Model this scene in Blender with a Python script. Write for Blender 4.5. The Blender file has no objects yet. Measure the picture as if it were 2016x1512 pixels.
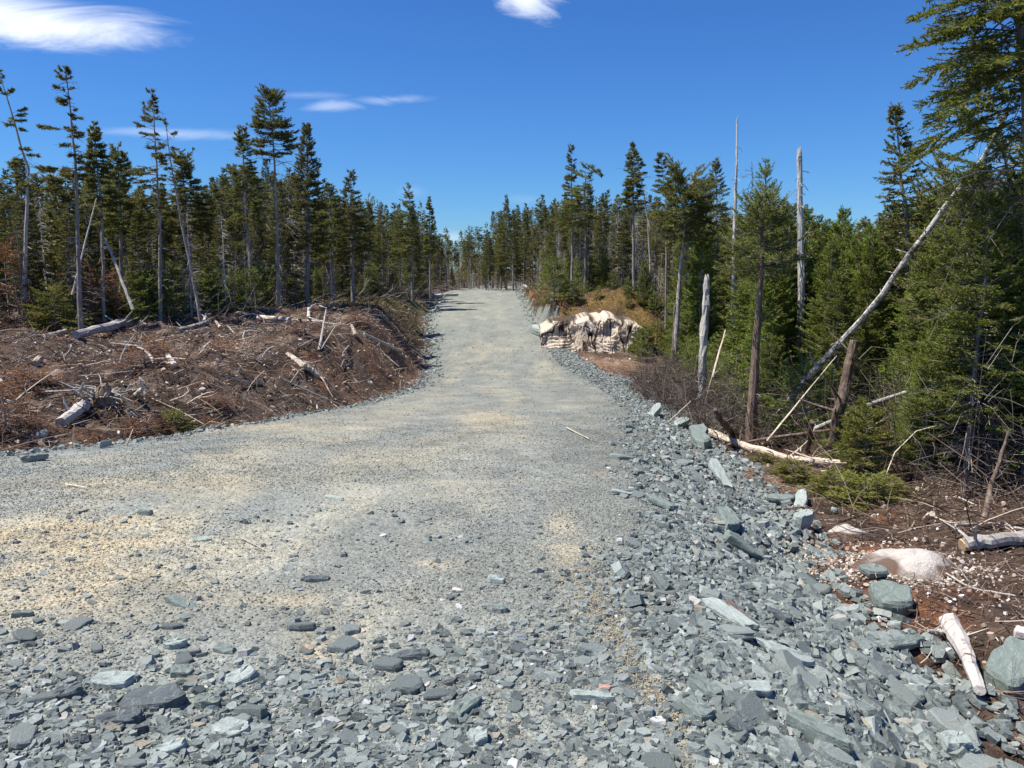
import bpy, math
import numpy as np
from mathutils import Vector, Matrix
R = math.radians
S = bpy.context.scene
COL = S.collection

# ------------------------------------------------------------------ camera, sky, sun, exposure
F = 1568.0; HOR = 530.0; CAMZ = 1.6
PITCH = math.atan((756 - HOR) / F)
cam = bpy.data.objects.new('camera', bpy.data.cameras.new('camera'))
COL.objects.link(cam); S.camera = cam
cam.location = (0, 0, CAMZ); cam.rotation_euler = (math.pi / 2 - PITCH, 0, 0)
cam.data.sensor_width = 36; cam.data.lens = F / 2016 * 36
cam.data.clip_start = .05; cam.data.clip_end = 3000
S.view_settings.view_transform = 'Standard'; S.view_settings.look = 'None'
S.view_settings.exposure = 0.72; S.view_settings.gamma = 1
S.cycles.max_bounces = 5; S.cycles.diffuse_bounces = 3; S.cycles.glossy_bounces = 2
S.cycles.transmission_bounces = 3; S.cycles.transparent_max_bounces = 4
SUN_EL = R(62); SUN_AZ = math.atan2(-1.0, -.10)          # high on the left
sund = Vector((math.sin(SUN_AZ) * math.cos(SUN_EL), math.cos(SUN_AZ) * math.cos(SUN_EL), math.sin(SUN_EL)))
sl = bpy.data.lights.new('sun', 'SUN'); sl.energy = 4.6; sl.angle = R(.5); sl.color = (1, .945, .85)
so = bpy.data.objects.new('sun', sl); COL.objects.link(so); so.rotation_euler = sund.to_track_quat('Z', 'Y').to_euler()

CP, SP = math.cos(PITCH), math.sin(PITCH)
def pdir(u, v):
    a = (u - 1008) / F; b = (756 - v) / F
    return np.array([a, CP + b * SP, -SP + b * CP])
def at(u, v, Y):
    d = pdir(u, v); return np.array([0, 0, CAMZ]) + d * (Y / d[1])

class NT:
    def __init__(s, tree): s.t = tree; s.n = tree.nodes; s.l = tree.links
    def add(s, typ, **k):
        n = s.n.new(typ)
        for a, b in k.items():
            if a == 'ins':
                for i, val in b.items():
                    if isinstance(val, bpy.types.NodeSocket): s.l.new(val, n.inputs[i])
                    else: n.inputs[i].default_value = val
            else: setattr(n, a, b)
        return n
    def math(s, op, a, b=0.0, c=0.0, clamp=False):
        n = s.n.new('ShaderNodeMath'); n.operation = op; n.use_clamp = clamp
        for i, v in enumerate((a, b, c)):
            if isinstance(v, bpy.types.NodeSocket): s.l.new(v, n.inputs[i])
            else: n.inputs[i].default_value = v
        return n.outputs[0]
    def mix(s, f, a, b, blend='MIX'):
        n = s.n.new('ShaderNodeMix'); n.data_type = 'RGBA'; n.blend_type = blend
        for i, v in ((0, f), (6, a), (7, b)):
            if isinstance(v, bpy.types.NodeSocket): s.l.new(v, n.inputs[i])
            else: n.inputs[i].default_value = v if i == 0 else (tuple(v) + (1,))[:4]
        return n.outputs[2]
    def noise(s, scale, detail=4, rough=.6, vec=None, dist=0):
        n = s.n.new('ShaderNodeTexNoise'); n.inputs['Scale'].default_value = scale
        n.inputs['Detail'].default_value = detail; n.inputs['Roughness'].default_value = rough
        n.inputs['Distortion'].default_value = dist
        if vec is not None: s.l.new(vec, n.inputs['Vector'])
        return n.outputs[0]
    def ramp(s, f, stops, interp='LINEAR'):
        n = s.n.new('ShaderNodeValToRGB'); r = n.color_ramp; r.interpolation = interp
        while len(r.elements) < len(stops): r.elements.new(.5)
        for e, (p, c) in zip(r.elements, stops): e.position = p; e.color = (tuple(c) + (1,))[:4]
        s.l.new(f, n.inputs[0]); return n.outputs[0]
    def scale(s, vec, sc):
        n = s.n.new('ShaderNodeMapping'); s.l.new(vec, n.inputs[0]); n.inputs['Scale'].default_value = sc
        return n.outputs[0]

W = bpy.data.worlds.new('World'); S.world = W; W.use_nodes = True
W.node_tree.nodes.clear(); q = NT(W.node_tree)
sky = q.add('ShaderNodeTexSky', sky_type='NISHITA', sun_disc=False, sun_elevation=SUN_EL, sun_rotation=SUN_AZ,
            air_density=1.0, dust_density=.0, ozone_density=3.5, altitude=200)
tc = q.add('ShaderNodeTexCoord').outputs['Generated']
sp = q.add('ShaderNodeSeparateXYZ', ins={0: tc})
yy = q.math('MAXIMUM', sp.outputs[1], .02)
uu = q.math('DIVIDE', sp.outputs[0], yy); vv = q.math('DIVIDE', sp.outputs[2], yy)
cb = q.add('ShaderNodeCombineXYZ', ins={0: uu, 1: vv, 2: 0.0}).outputs[0]
n1 = q.noise(1.0, 9, .66, q.scale(cb, (5, 20, 1)), .9)
n2 = q.noise(1.0, 8, .66, q.scale(cb, (11, 34, 1)), .8)
total = None
for (u, v, a, b, tilt, op, nz) in ((110, 55, 300, 56, .05, .97, 1.5), (-60, 30, 260, 60, 0, .92, 1.4), (1035, -2, 85, 50, .25, .8, 1.9),
                                   (655, 208, 75, 15, 0, .30, 2.2), (780, 196, 100, 14, -.03, .26, 2.2), (600, 188, 100, 12, .0, .15, 1.6),
                                   (320, 262, 180, 15, .03, .28, 2.0), (812, 378, 36, 17, .1, .08, 1.0), (890, 468, 50, 22, 0, .25, 1.6), (1030, 392, 60, 14, 0, .06, 1.2)):
    d = pdir(u, v); cu, cv = d[0] / d[1], d[2] / d[1]; d2 = pdir(u + a, v); ra = (d2[0] / d2[1]) - cu
    d3 = pdir(u, v - b); rb = (d3[2] / d3[1]) - cv
    du = q.math('SUBTRACT', uu, cu); dv = q.math('ADD', q.math('SUBTRACT', vv, cv), q.math('MULTIPLY', du, tilt))
    r = q.math('SQRT', q.math('ADD', q.math('POWER', q.math('ABSOLUTE', q.math('DIVIDE', du, ra)), 2.0),
                              q.math('POWER', q.math('ABSOLUTE', q.math('DIVIDE', dv, rb)), 2.0)))
    m = q.math('ADD', q.math('SUBTRACT', 1.0, r), q.math('MULTIPLY', q.math('SUBTRACT', n1 if a > 120 else n2, .5), nz))
    m = q.math('MULTIPLY', q.add('ShaderNodeMapRange', interpolation_type='SMOOTHSTEP', ins={0: m, 1: 0.0, 2: 1.05, 3: 0.0, 4: 1.0}).outputs[0], op)
    m = q.math('MULTIPLY', m, q.math('GREATER_THAN', sp.outputs[1], .05))
    total = m if total is None else q.math('MAXIMUM', total, m)
skyc = q.mix(1.0, sky.outputs[0], q.ramp(sp.outputs[2], [(0, (.42, .66, .96)), (.18, (.56, .73, 1.03)), (.5, (.66, .74, 1.05))]), 'MULTIPLY')
skyc = q.add('ShaderNodeHueSaturation', ins={'Saturation': 1.12, 'Color': skyc}).outputs[0]
bg1 = q.add('ShaderNodeBackground', ins={0: q.mix(total, skyc, (9.6, 10.0, 10.8)), 1: .078})
q.l.new(bg1.outputs[0], q.add('ShaderNodeOutputWorld').inputs[0])

# ------------------------------------------------------------------ noise and terrain
rg = np.random.default_rng(11)
TAB = rg.random((256, 256))
def vn(x, y, s=1.0, sd=0):
    x = np.asarray(x, float) * s + sd * 17.3; y = np.asarray(y, float) * s + sd * 9.1
    xi = np.floor(x).astype(int); yi = np.floor(y).astype(int); fx = x - xi; fy = y - yi
    fx = fx * fx * (3 - 2 * fx); fy = fy * fy * (3 - 2 * fy)
    a = TAB[xi & 255, yi & 255]; b = TAB[(xi + 1) & 255, yi & 255]; c = TAB[xi & 255, (yi + 1) & 255]; d = TAB[(xi + 1) & 255, (yi + 1) & 255]
    return (a * (1 - fx) + b * fx) * (1 - fy) + (c * (1 - fx) + d * fx) * fy - .5
def fbm(x, y, s, o=4, sd=0):
    t = 0; a = 1.0
    for i in range(o): t = t + a * vn(x, y, s * 2.03 ** i, sd + i * 3); a *= .5
    return t
TY = np.arange(-60, 460, .1)
def table(pts, sig):
    xs, zs = zip(*pts); t = np.interp(TY, xs, zs); k = int(sig * 30) ; w = np.exp(-.5 * (np.arange(-k, k + 1) / (sig * 10)) ** 2); w /= w.sum()
    tp = np.pad(t, k, mode='edge'); return np.convolve(tp, w, 'valid')
T_R = table([(-20, 0), (3, -.02), (6, -.18), (9.3, -.52), (13, -.93), (16.8, -1.33), (23, -1.85), (30, -2.1), (36, -1.6), (42, -.95), (50, -.5), (61, -.08), (70, -.1), (100, -.7), (200, -1.5)], 1.3)
T_XL = table([(-20, -9.5), (0, -9.5), (5, -8.3), (9.3, -5.9), (13, -4.9), (16.8, -4.2), (20, -3.5), (24, -3.05), (30, -3.1), (38, -3.9), (42, -4.4), (61, -5.1), (80, -5.5)], .7)
T_XR = table([(-20, 1), (0, .85), (3, .8), (6, .95), (9.3, 1.3), (14, 2.1), (20, 3.0), (25, 2.9), (30, 2.3), (38, 1.5), (42, 1.1), (61, .6), (80, .5)], .7)
T_TOE = table([(-20, 2.1), (0, 1.95), (3.5, 2.0), (5, 2.12), (7, 2.5), (10.3, 3.1), (14.2, 3.6), (18, 3.95), (22, 4.1), (26, 3.7), (30, 3.0), (38, 1.9), (42, 1.25), (61, .75), (80, 1)], .5)
T_ZR = table([(-20, -.5), (3.5, -.5), (6, -.72), (10, -1.1), (14, -1.42), (22, -1.98), (28, -2.1), (34.9, -1.95), (35.9, -.7), (37.5, .0), (42, -.35), (50, -.1), (61, .1), (100, .3), (200, 0)], .35)
T_ZL = table([(-20, -.3), (5, -.5), (9, -.72), (13, -.45), (20, -.26), (25, -.15), (30, .06), (36, .1), (50, .1), (61, .1), (100, 0), (200, -.3)], 1.0)
def tb(t, y): return np.interp(y, TY, t)
def sm(x): x = np.clip(x, 0, 1); return x * x * (3 - 2 * x)
def zones(X, Y):
    xl = tb(T_XL, Y) + vn(X * 0, Y, .9, 5) * .5 + vn(X * 0, Y, 3.1, 6) * .18
    xr = tb(T_XR, Y); toe = tb(T_TOE, Y) + vn(X * 0, Y, 1.1, 8) * .45 + vn(X * 0, Y, 3.7, 9) * .2
    return xl, xr, toe
def terr(X, Y, detail=True):
    X = np.asarray(X, float); Y = np.asarray(Y, float)
    xl, xr, toe = zones(X, Y); zr = tb(T_R, Y); c = (xl + xr) / 2
    z = zr - .012 * np.abs(X - c)
    tr = sm((X - xr) / np.maximum(toe - xr + .2, .3)); z = z * (1 - tr) + tb(T_ZR, Y) * tr
    tl = sm((xl - X) / 2.3); z = z * (1 - tl) + (tb(T_ZL, Y)) * tl
    z = z - .16 * np.exp(-((X - xl + .35) / .45) ** 2) * sm((Y - 8) / 4)
    # mossy mound behind the rock face
    z = z + .6 * np.exp(-((X - 4.1) / 2.4) ** 2 - ((Y - 38.5) / 2.4) ** 2) + (.35 * fbm(X, Y, 1.1, 3, 131) * sm((Y - 35.3) / 1) * sm((60 - Y) / 6) * sm((X - 1.2) / 1) if detail else 0) + .5 * np.exp(-((X - 2.0) / 1.2) ** 2 - ((Y - 52) / 3) ** 2)
    if detail:
        off = np.maximum(tr, tl)
        z = z + off * (fbm(X, Y, .55, 3, 2) * .22 + fbm(X, Y, 2.6, 3, 7) * .15) + tl * fbm(X, Y, 1.2, 3, 21) * .22
        z = z + (1 - off) * (fbm(X, Y, .5, 2, 3) * .05 + fbm(X, Y, 4, 3, 4) * .018)
        z = z + 4 * tr * (1 - tr) * fbm(X, Y, 2.2, 3, 14) * .12
    return z
def hit(u, v, lo=1.5, hi=150):
    d = pdir(u, v); ys = np.concatenate([np.arange(lo, 30, .03), np.arange(30, hi, .15)])
    P = np.array([0, 0, CAMZ]) + d * (ys / d[1])[:, None]
    b = P[:, 2] < terr(P[:, 0], P[:, 1]); k = np.argmax(b) if b.any() else len(ys) - 1
    return P[k]
def gz(x, y): return float(terr(x, y))
def gnorm(x, y, e=.08):
    zx = (terr(x + e, y) - terr(x - e, y)) / (2 * e); zy = (terr(x, y + e) - terr(x, y - e)) / (2 * e)
    n = np.stack([-zx, -zy, np.ones_like(zx)], -1); return n / np.linalg.norm(n, axis=-1, keepdims=True)

# ------------------------------------------------------------------ mesh helpers
def mk(name, V, Fs, mats, smooth=False, cols=None):
    """Fs: list of (faces m x k, material index)"""
    me = bpy.data.meshes.new(name); V = np.asarray(V, np.float32)
    Fs = [(np.asarray(f), i) for f, i in Fs if len(f)]
    me.vertices.add(len(V)); me.vertices.foreach_set('co', V.ravel())
    nl = sum(f.size for f, _ in Fs); nf = sum(len(f) for f, _ in Fs)
    me.loops.add(nl); me.polygons.add(nf)
    me.loops.foreach_set('vertex_index', np.concatenate([f.ravel() for f, _ in Fs]).astype(np.int32))
    tot = np.concatenate([np.full(len(f), f.shape[1]) for f, _ in Fs]); st = np.concatenate([[0], np.cumsum(tot)[:-1]])
    me.polygons.foreach_set('loop_start', st.astype(np.int32)); me.polygons.foreach_set('loop_total', tot.astype(np.int32))
    me.polygons.foreach_set('material_index', np.concatenate([np.full(len(f), i) for f, i in Fs]).astype(np.int32))
    for m in mats: me.materials.append(m)
    me.update(calc_edges=True)
    me.polygons.foreach_set('use_smooth', np.full(nf, smooth))
    if cols is not None:
        a = me.color_attributes.new('tint', 'FLOAT_COLOR', 'POINT')
        a.data.foreach_set('color', np.c_[cols, np.ones(len(cols))].astype(np.float32).ravel())
    return me
class B:
    """collects geometry for one mesh"""
    def __init__(s): s.V = []; s.F = {}; s.n = 0
    def add(s, V, Fs):
        for f, mi in Fs: s.F.setdefault((f.shape[1], mi), []).append(f + s.n)
        s.V.append(V); s.n += len(V); return s
    def mesh(s, name, mats, smooth=False):
        return mk(name, np.concatenate(s.V), [(np.concatenate(f), k[1]) for k, f in s.F.items()], mats, smooth)
def ob(name, me, parent=None, loc=(0, 0, 0), rot=(0, 0, 0), sc=1.0):
    o = bpy.data.objects.new(name, me); COL.objects.link(o)
    o.location = loc; o.rotation_euler = rot; o.scale = (sc,) * 3 if not hasattr(sc, '__len__') else sc
    if parent: o.parent = parent
    return o
def tag(o, label=None, cat=None, group=None, kind=None):
    if label: o['label'] = label
    if cat: o['category'] = cat
    if group: o['group'] = group
    if kind: o['kind'] = kind
    return o
def copy_tree(o, parent=None):
    c = o.copy(); COL.objects.link(c); c.parent = parent
    for ch in KIDS.get(o.name, []): copy_tree(ch, c)
    return c
KIDS = {}
def sticks(P, Rr, sides=3, mi=0, rough=0, rng=None, cap=True):
    """P n x k x 3 paths, Rr n x k radii -> prisms along them"""
    P = np.asarray(P, float); Rr = np.asarray(Rr, float); n, k, _ = P.shape
    d = P[:, -1] - P[:, 0]; d /= np.linalg.norm(d, axis=1, keepdims=True) + 1e-9
    h = np.where(np.abs(d[:, 2:]) < .8, np.array([[0, 0, 1.]]), np.array([[1., 0, 0]]))
    a = np.cross(d, h); a /= np.linalg.norm(a, axis=1, keepdims=True) + 1e-9; b = np.cross(d, a)
    th = np.arange(sides) / sides * 2 * np.pi
    ring = a[:, None, :] * np.cos(th)[None, :, None] + b[:, None, :] * np.sin(th)[None, :, None]
    rr = np.broadcast_to(Rr[:, :, None, None], (n, k, sides, 1))
    if rough and rng is not None: rr = rr * (1 + rough * (rng.random((n, k, sides, 1)) - .5))
    V = P[:, :, None, :] + ring[:, None] * rr
    base = (np.arange(n) * k * sides)[:, None, None]; j = np.arange(k - 1)[None, :, None] * sides; s = np.arange(sides)[None, None, :]
    s2 = (s + 1) % sides
    Fq = np.stack([base + j + s, base + j + s2, base + j + sides + s2, base + j + sides + s], -1).reshape(-1, 4)
    Fs = [(Fq, mi)]
    if cap:
        c0 = (np.arange(n) * k * sides)[:, None] + np.arange(sides)[None, ::-1]; c1 = (np.arange(n) * k * sides + (k - 1) * sides)[:, None] + np.arange(sides)[None]
        Fs.append((np.concatenate([c0, c1]), mi))
    return V.reshape(-1, 3), Fs
def cards(Pb, D, L, Wd, rng, mi=0):
    n = len(Pb); D = D / (np.linalg.norm(D, axis=1, keepdims=True) + 1e-9)
    r = rng.normal(size=(n, 3)); w = np.cross(D, r); w /= np.linalg.norm(w, axis=1, keepdims=True) + 1e-9
    L = np.broadcast_to(L, (n,))[:, None]; Wd = np.broadcast_to(Wd, (n,))[:, None]
    V = np.stack([Pb - w * Wd * .5, Pb + w * Wd * .5, Pb + D * L], 1).reshape(-1, 3)
    return V, [(np.arange(3 * n).reshape(n, 3), mi)]

# ------------------------------------------------------------------ materials
def mat(name):
    m = bpy.data.materials.new(name); m.use_nodes = True; m.node_tree.nodes.clear(); return m, NT(m.node_tree)
def out(q, col, rough=.85, bump=None, bs=.5, bd=.02, trans=0, spec=.25):
    p = q.add('ShaderNodeBsdfPrincipled', ins={'Base Color': col if isinstance(col, bpy.types.NodeSocket) else tuple(col) + (1,), 'Roughness': rough, 'Specular IOR Level': spec})
    if bump is not None:
        b = q.add('ShaderNodeBump', ins={'Strength': bs, 'Distance': bd, 'Height': bump}); q.l.new(b.outputs[0], p.inputs['Normal'])
    o = p.outputs[0]
    if trans:
        t = q.add('ShaderNodeBsdfTranslucent'); q.l.new(col, t.inputs[0]); o = q.add('ShaderNodeMixShader', ins={0: trans, 1: p.outputs[0], 2: t.outputs[0]}).outputs[0]
    q.l.new(o, q.add('ShaderNodeOutputMaterial').inputs[0])
def islrnd(q): return q.add('ShaderNodeNewGeometry').outputs['Random Per Island']
def objrnd(q): return q.add('ShaderNodeObjectInfo').outputs['Random']
def pos(q): return q.add('ShaderNodeTexCoord').outputs['Object']

def needle_mat(name, stops, tr=.22):
    m, q = mat(name); r = q.math('FRACT', q.math('ADD', islrnd(q), q.math('MULTIPLY', objrnd(q), .0)))
    c = q.ramp(r, stops); nz = q.noise(1.3, 3, .6, pos(q))
    c = q.mix(q.math('MULTIPLY', q.math('SUBTRACT', nz, .38), 1.6, clamp=True), c, q.mix(1.0, c, (1.35, 1.3, .85), 'MULTIPLY'))
    o = q.add('ShaderNodeHueSaturation', ins={'Hue': q.math('ADD', .488, q.math('MULTIPLY', objrnd(q), .024)), 'Value': q.math('ADD', .78, q.math('MULTIPLY', objrnd(q), .45)), 'Saturation': 1.0, 'Color': c}).outputs[0]
    out(q, o, .65, trans=tr, spec=.3); return m
M_SPR = needle_mat('spruce_needles', [(0, (.075, .088, .026)), (.45, (.15, .165, .042)), (.8, (.24, .235, .062)), (.95, (.27, .22, .075)), (1, (.26, .17, .085))], .38)
M_FIR = needle_mat('fir_needles', [(0, (.065, .10, .018)), (.4, (.15, .21, .030)), (.8, (.26, .31, .048)), (1, (.38, .35, .085))], .40)
M_OLV = needle_mat('olive_needles', [(0, (.09, .11, .02)), (.5, (.22, .24, .04)), (.9, (.36, .34, .07)), (1, (.32, .18, .06))], .4)
M_RUST = needle_mat('rust_needles', [(0, (.10, .035, .012)), (.5, (.24, .085, .028)), (.9, (.36, .15, .05)), (1, (.40, .22, .09))])
def bark_mat(name, a, b, c, vs=14):
    m, q = mat(name); p = pos(q); n = q.noise(1, 5, .65, q.scale(p, (vs, vs, vs * .28)), .5); n2 = q.noise(5, 3, .6, p)
    col = q.ramp(n, [(.30, a), (.5, b), (.68, c)]); col = q.mix(q.math('MULTIPLY', n2, .5), col, b)
    v = q.math('ADD', .7, q.math('MULTIPLY', objrnd(q), .55)); col = q.add('ShaderNodeHueSaturation', ins={'Value': v, 'Color': col}).outputs[0]
    out(q, col, .9, n, .6, .02); return m
M_BARK = bark_mat('grey_bark', (.13, .11, .09), (.28, .255, .225), (.50, .475, .43))
M_BARKB = bark_mat('brown_bark', (.07, .045, .03), (.16, .11, .08), (.34, .30, .26), 22)
M_DEAD = bark_mat('weathered_wood', (.20, .175, .145), (.46, .43, .39), (.66, .63, .58), 16)
M_PALE = bark_mat('peeled_wood', (.30, .22, .15), (.52, .44, .34), (.68, .61, .51), 10)
M_MOT, q = mat('mottled_bark'); p_ = pos(q); n_ = q.noise(9, 5, .7, p_, 1.0); n5 = q.noise(40, 3, .6, p_)
out(q, q.mix(q.math('MULTIPLY', n5, .3), q.ramp(n_, [(.42, (.09, .075, .065)), (.48, (.30, .27, .24)), (.54, (.58, .55, .50))]), (.35, .32, .28)), .9, n_, .7, .02)
M_TWIG, q = mat('twig_wood')
cc = q.ramp(islrnd(q), [(0, (.05, .032, .022)), (.45, (.11, .070, .048)), (.74, (.19, .13, .09)), (.9, (.38, .31, .24)), (1, (.62, .55, .46))])
out(q, cc, .9)
M_TWIGG, q = mat('grey_twig_wood')
cc = q.ramp(islrnd(q), [(0, (.09, .07, .055)), (.5, (.19, .16, .135)), (1, (.40, .37, .33))]); out(q, cc, .9)
M_THK, q = mat('thicket_wood')
out(q, q.ramp(islrnd(q), [(0, (.05, .036, .028)), (.6, (.11, .085, .068)), (.9, (.21, .175, .145)), (1, (.42, .38, .33))]), .9)
M_CHIP, q = mat('pale_wood_chips')
cc = q.ramp(islrnd(q), [(0, (.20, .12, .08)), (.4, (.36, .27, .19)), (.8, (.55, .46, .36)), (1, (.75, .70, .62))]); out(q, cc, .9)

SL = [(0, (.060, .073, .070)), (.10, (.115, .134, .129)), (.34, (.180, .208, .196)), (.6, (.228, .258, .242)), (.82, (.290, .322, .300)), (.94, (.35, .39, .36)), (.965, (.30, .26, .19)), (.985, (.50, .50, .48)), (1, (.60, .60, .57))]
def slate_mat(name, per_island=True):
    m, q = mat(name); r = islrnd(q) if per_island else q.math('ADD', .24, q.math('MULTIPLY', objrnd(q), .70))
    c = q.ramp(r, SL); p = pos(q)
    n = q.noise(26, 5, .7, p, .6); n2 = q.noise(1, 4, .6, q.scale(p, (14, 55, 14)), 1.2)
    c = q.mix(q.math('MULTIPLY', q.math('SUBTRACT', n, .35), 1.1, clamp=True), q.mix(1.0, c, (.72, .74, .76), 'MULTIPLY'), q.mix(1.0, c, (1.22, 1.22, 1.18), 'MULTIPLY'))
    c = q.mix(q.math('MULTIPLY', q.math('SUBTRACT', n2, .64), 5.0, clamp=True), c, (.42, .46, .45))
    n3 = q.noise(9, 4, .6, p, 1.5); vein = q.math('SUBTRACT', 1.0, q.math('MULTIPLY', q.math('ABSOLUTE', q.math('SUBTRACT', n3, .5)), 70.0), clamp=True)
    c = q.mix(q.math('MULTIPLY', vein, .3), c, (.50, .53, .51)); c = q.mix(q.math('MULTIPLY', q.math('SUBTRACT', q.noise(4, 3, .6, p), .55), 2.5, clamp=True), c, q.mix(1.0, c, (.95, .86, .72), 'MULTIPLY'))
    out(q, c, .68, q.math('ADD', n, n2), .7, .010, spec=.4); return m
m_, q = mat('gravel_chips'); t_ = q.add('ShaderNodeVertexColor', layer_name='tint').outputs[0]
r_ = q.ramp(islrnd(q), [(0, (.66, .66, .67)), (.2, (.88, .89, .90)), (.6, (1.1, 1.1, 1.1)), (.92, (1.32, 1.32, 1.30)), (1, (1.6, 1.58, 1.5))])
out(q, q.mix(1.0, t_, r_, 'MULTIPLY'), .75); M_GRAV = m_
M_SLATE = slate_mat('slate_chips'); M_SLAB = slate_mat('slate_block', False)
def rock_mat(name, a, b, dirt, amt=.5, vs=(6, 6, 1.2), sc=1.0):
    m, q = mat(name); p = pos(q); n = q.noise(3 * sc, 5, .6, p); n2 = q.noise(1, 5, .6, q.scale(p, tuple(v * sc for v in vs)), .8); n3 = q.noise(30 * sc, 3, .7, p)
    c = q.mix(n, a, b); c = q.mix(q.math('MULTIPLY', q.math('SUBTRACT', n2, amt), 9.0, clamp=True), c, dirt)
    c = q.mix(q.math('MULTIPLY', q.math('SUBTRACT', n3, .56), 3.0, clamp=True), c, tuple(x * .75 for x in b))
    out(q, c, .85, q.math('ADD', n3, n2), .5, .015); return m
M_OUT = rock_mat('pale_rock', (.74, .65, .56), (.58, .49, .41), (.075, .055, .042), .50, (8, 8, 1.0))
M_WHITE = rock_mat('bleached_rock', (.62, .585, .54), (.46, .40, .35), (.085, .06, .045), .535, (7, 7, 7))
m_, q = mat('soiled_shaded_rock'); p_ = pos(q); t_ = q.add('ShaderNodeVertexColor', layer_name='tint').outputs[0]; n_ = q.noise(14, 6, .7, p_, .6); n5 = q.noise(55, 3, .7, p_)
out(q, q.mix(q.math('MULTIPLY', q.math('SUBTRACT', n_, .5), 4.0, clamp=True), t_, q.mix(1.0, t_, (.68, .66, .64), 'MULTIPLY')), .88, q.math('ADD', n_, n5), .8, .02); M_SOILED_SHADED = m_
M_PINK, q = mat('mixed_pebbles')
cc = q.ramp(islrnd(q), [(0, (.30, .20, .14)), (.3, (.42, .33, .25)), (.6, (.55, .47, .40)), (1, (.75, .72, .67))]); out(q, cc, .8)

def ground_mat(name, gravel):
    m, q = mat(name); p = pos(q)
    t = q.add('ShaderNodeVertexColor', layer_name='tint').outputs[0]
    if gravel:
        v1 = q.add('ShaderNodeTexVoronoi', ins={'Vector': p, 'Scale': 75.0, 'Randomness': 1.0}); v2 = q.add('ShaderNodeTexVoronoi', ins={'Vector': p, 'Scale': 26.0})
        v3 = q.add('ShaderNodeTexVoronoi', ins={'Vector': p, 'Scale': 9.0})
        g1 = q.add('ShaderNodeSeparateColor', ins={0: v1.outputs['Color']}).outputs[0]; g2 = q.add('ShaderNodeSeparateColor', ins={0: v2.outputs['Color']}).outputs[1]
        g3 = q.add('ShaderNodeSeparateColor', ins={0: v3.outputs['Color']}).outputs[1]
        f = q.math('ADD', q.math('MULTIPLY', g1, .75), q.math('MULTIPLY', g2, .5)); f = q.math('ADD', f, q.math('MULTIPLY', g3, .18))
        f = q.math('ADD', .60, q.math('MULTIPLY', f, .56))
        c = q.mix(1.0, t, q.add('ShaderNodeCombineColor', ins={0: f, 1: f, 2: f}).outputs[0], 'MULTIPLY')
        n = q.noise(160, 3, .7, p)
        c = q.mix(q.math('MULTIPLY', q.math('SUBTRACT', n, .5), 1.2, clamp=True), c, q.mix(1.0, c, (1.7, 1.65, 1.55), 'MULTIPLY'))
        h = q.math('ADD', q.math('MULTIPLY', v1.outputs['Distance'], -.6), q.math('ADD', q.math('MULTIPLY', v2.outputs['Distance'], -1.3), q.math('MULTIPLY', g2, .8)))
        out(q, c, .85, h, .7, .012)
    else:
        n = q.noise(14, 6, .75, p, .5); n2 = q.noise(60, 3, .7, p)
        c = q.mix(1.0, t, q.ramp(n, [(.3, (.35, .33, .32)), (.5, (.95, .9, .88)), (.66, (1.9, 1.75, 1.6))]), 'MULTIPLY')
        out(q, c, .95, q.math('ADD', n, q.math('MULTIPLY', n2, .4)), .9, .05)
    return m
M_ROAD = ground_mat('crushed_stone', True); M_SOIL = ground_mat('forest_soil', False)

# ------------------------------------------------------------------ ground sheets
def lines(lo, hi, c0, c1, d, g):
    a = list(np.arange(c0, c1, d)); s = d
    x = c1
    while x < hi: a.append(x); s *= g; x += s
    a.append(hi); x = c0; s = d; b = []
    while x > lo: s *= g; x -= s; b.append(max(x, lo))
    return np.array(b[::-1] + a)
GX = lines(-420, 420, -9, 6.5, .045, 1.05); GY = lines(-40, 900, 1.8, 12, .05, 1.018)
gx, gy = np.meshgrid(GX, GY); gx = gx.ravel(); gy = gy.ravel(); gzv = terr(gx, gy)
gzv = gzv + np.where(np.hypot(gx, gy - 50) > 130, (np.hypot(gx, gy - 50) - 130) * .0, 0)
xl, xr, toe = zones(gx, gy)
def blob(pts, X=None, Y=None):
    X = gx if X is None else X; Y = gy if Y is None else Y
    m = np.zeros_like(X)
    for (u, v, ra, rb, s) in pts:
        c = hit(u, v); m = np.maximum(m, s * np.exp(-((X - c[0]) / ra) ** 2 - ((Y - c[1]) / rb) ** 2))
    return m
gre = np.array([.222, .234, .208]); tan = np.array([.395, .365, .27]); och = np.array([.46, .375, .235]); blu = np.array([.205, .228, .222])
LANE = np.array([hit(u, v)[:2] for u, v in ((955, 580), (952, 620), (950, 680), (945, 740), (915, 790), (840, 840), (700, 890), (480, 950), (200, 1010), (-60, 1060), (-400, 1110))])
LANE = np.stack([np.interp(np.linspace(0, len(LANE) - 1, 120), np.arange(len(LANE)), LANE[:, i]) for i in (0, 1)], 1)
def lane_dist(x, y):
    d = np.full(len(x), 9.0); m = (y < 66) & (y > 1) & (np.abs(x) < 14); d[m] = np.sqrt(((x[m][:, None] - LANE[None, :, 0]) ** 2 + (y[m][:, None] - LANE[None, :, 1]) ** 2).min(1)) if m.any() else 9; return d
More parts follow.
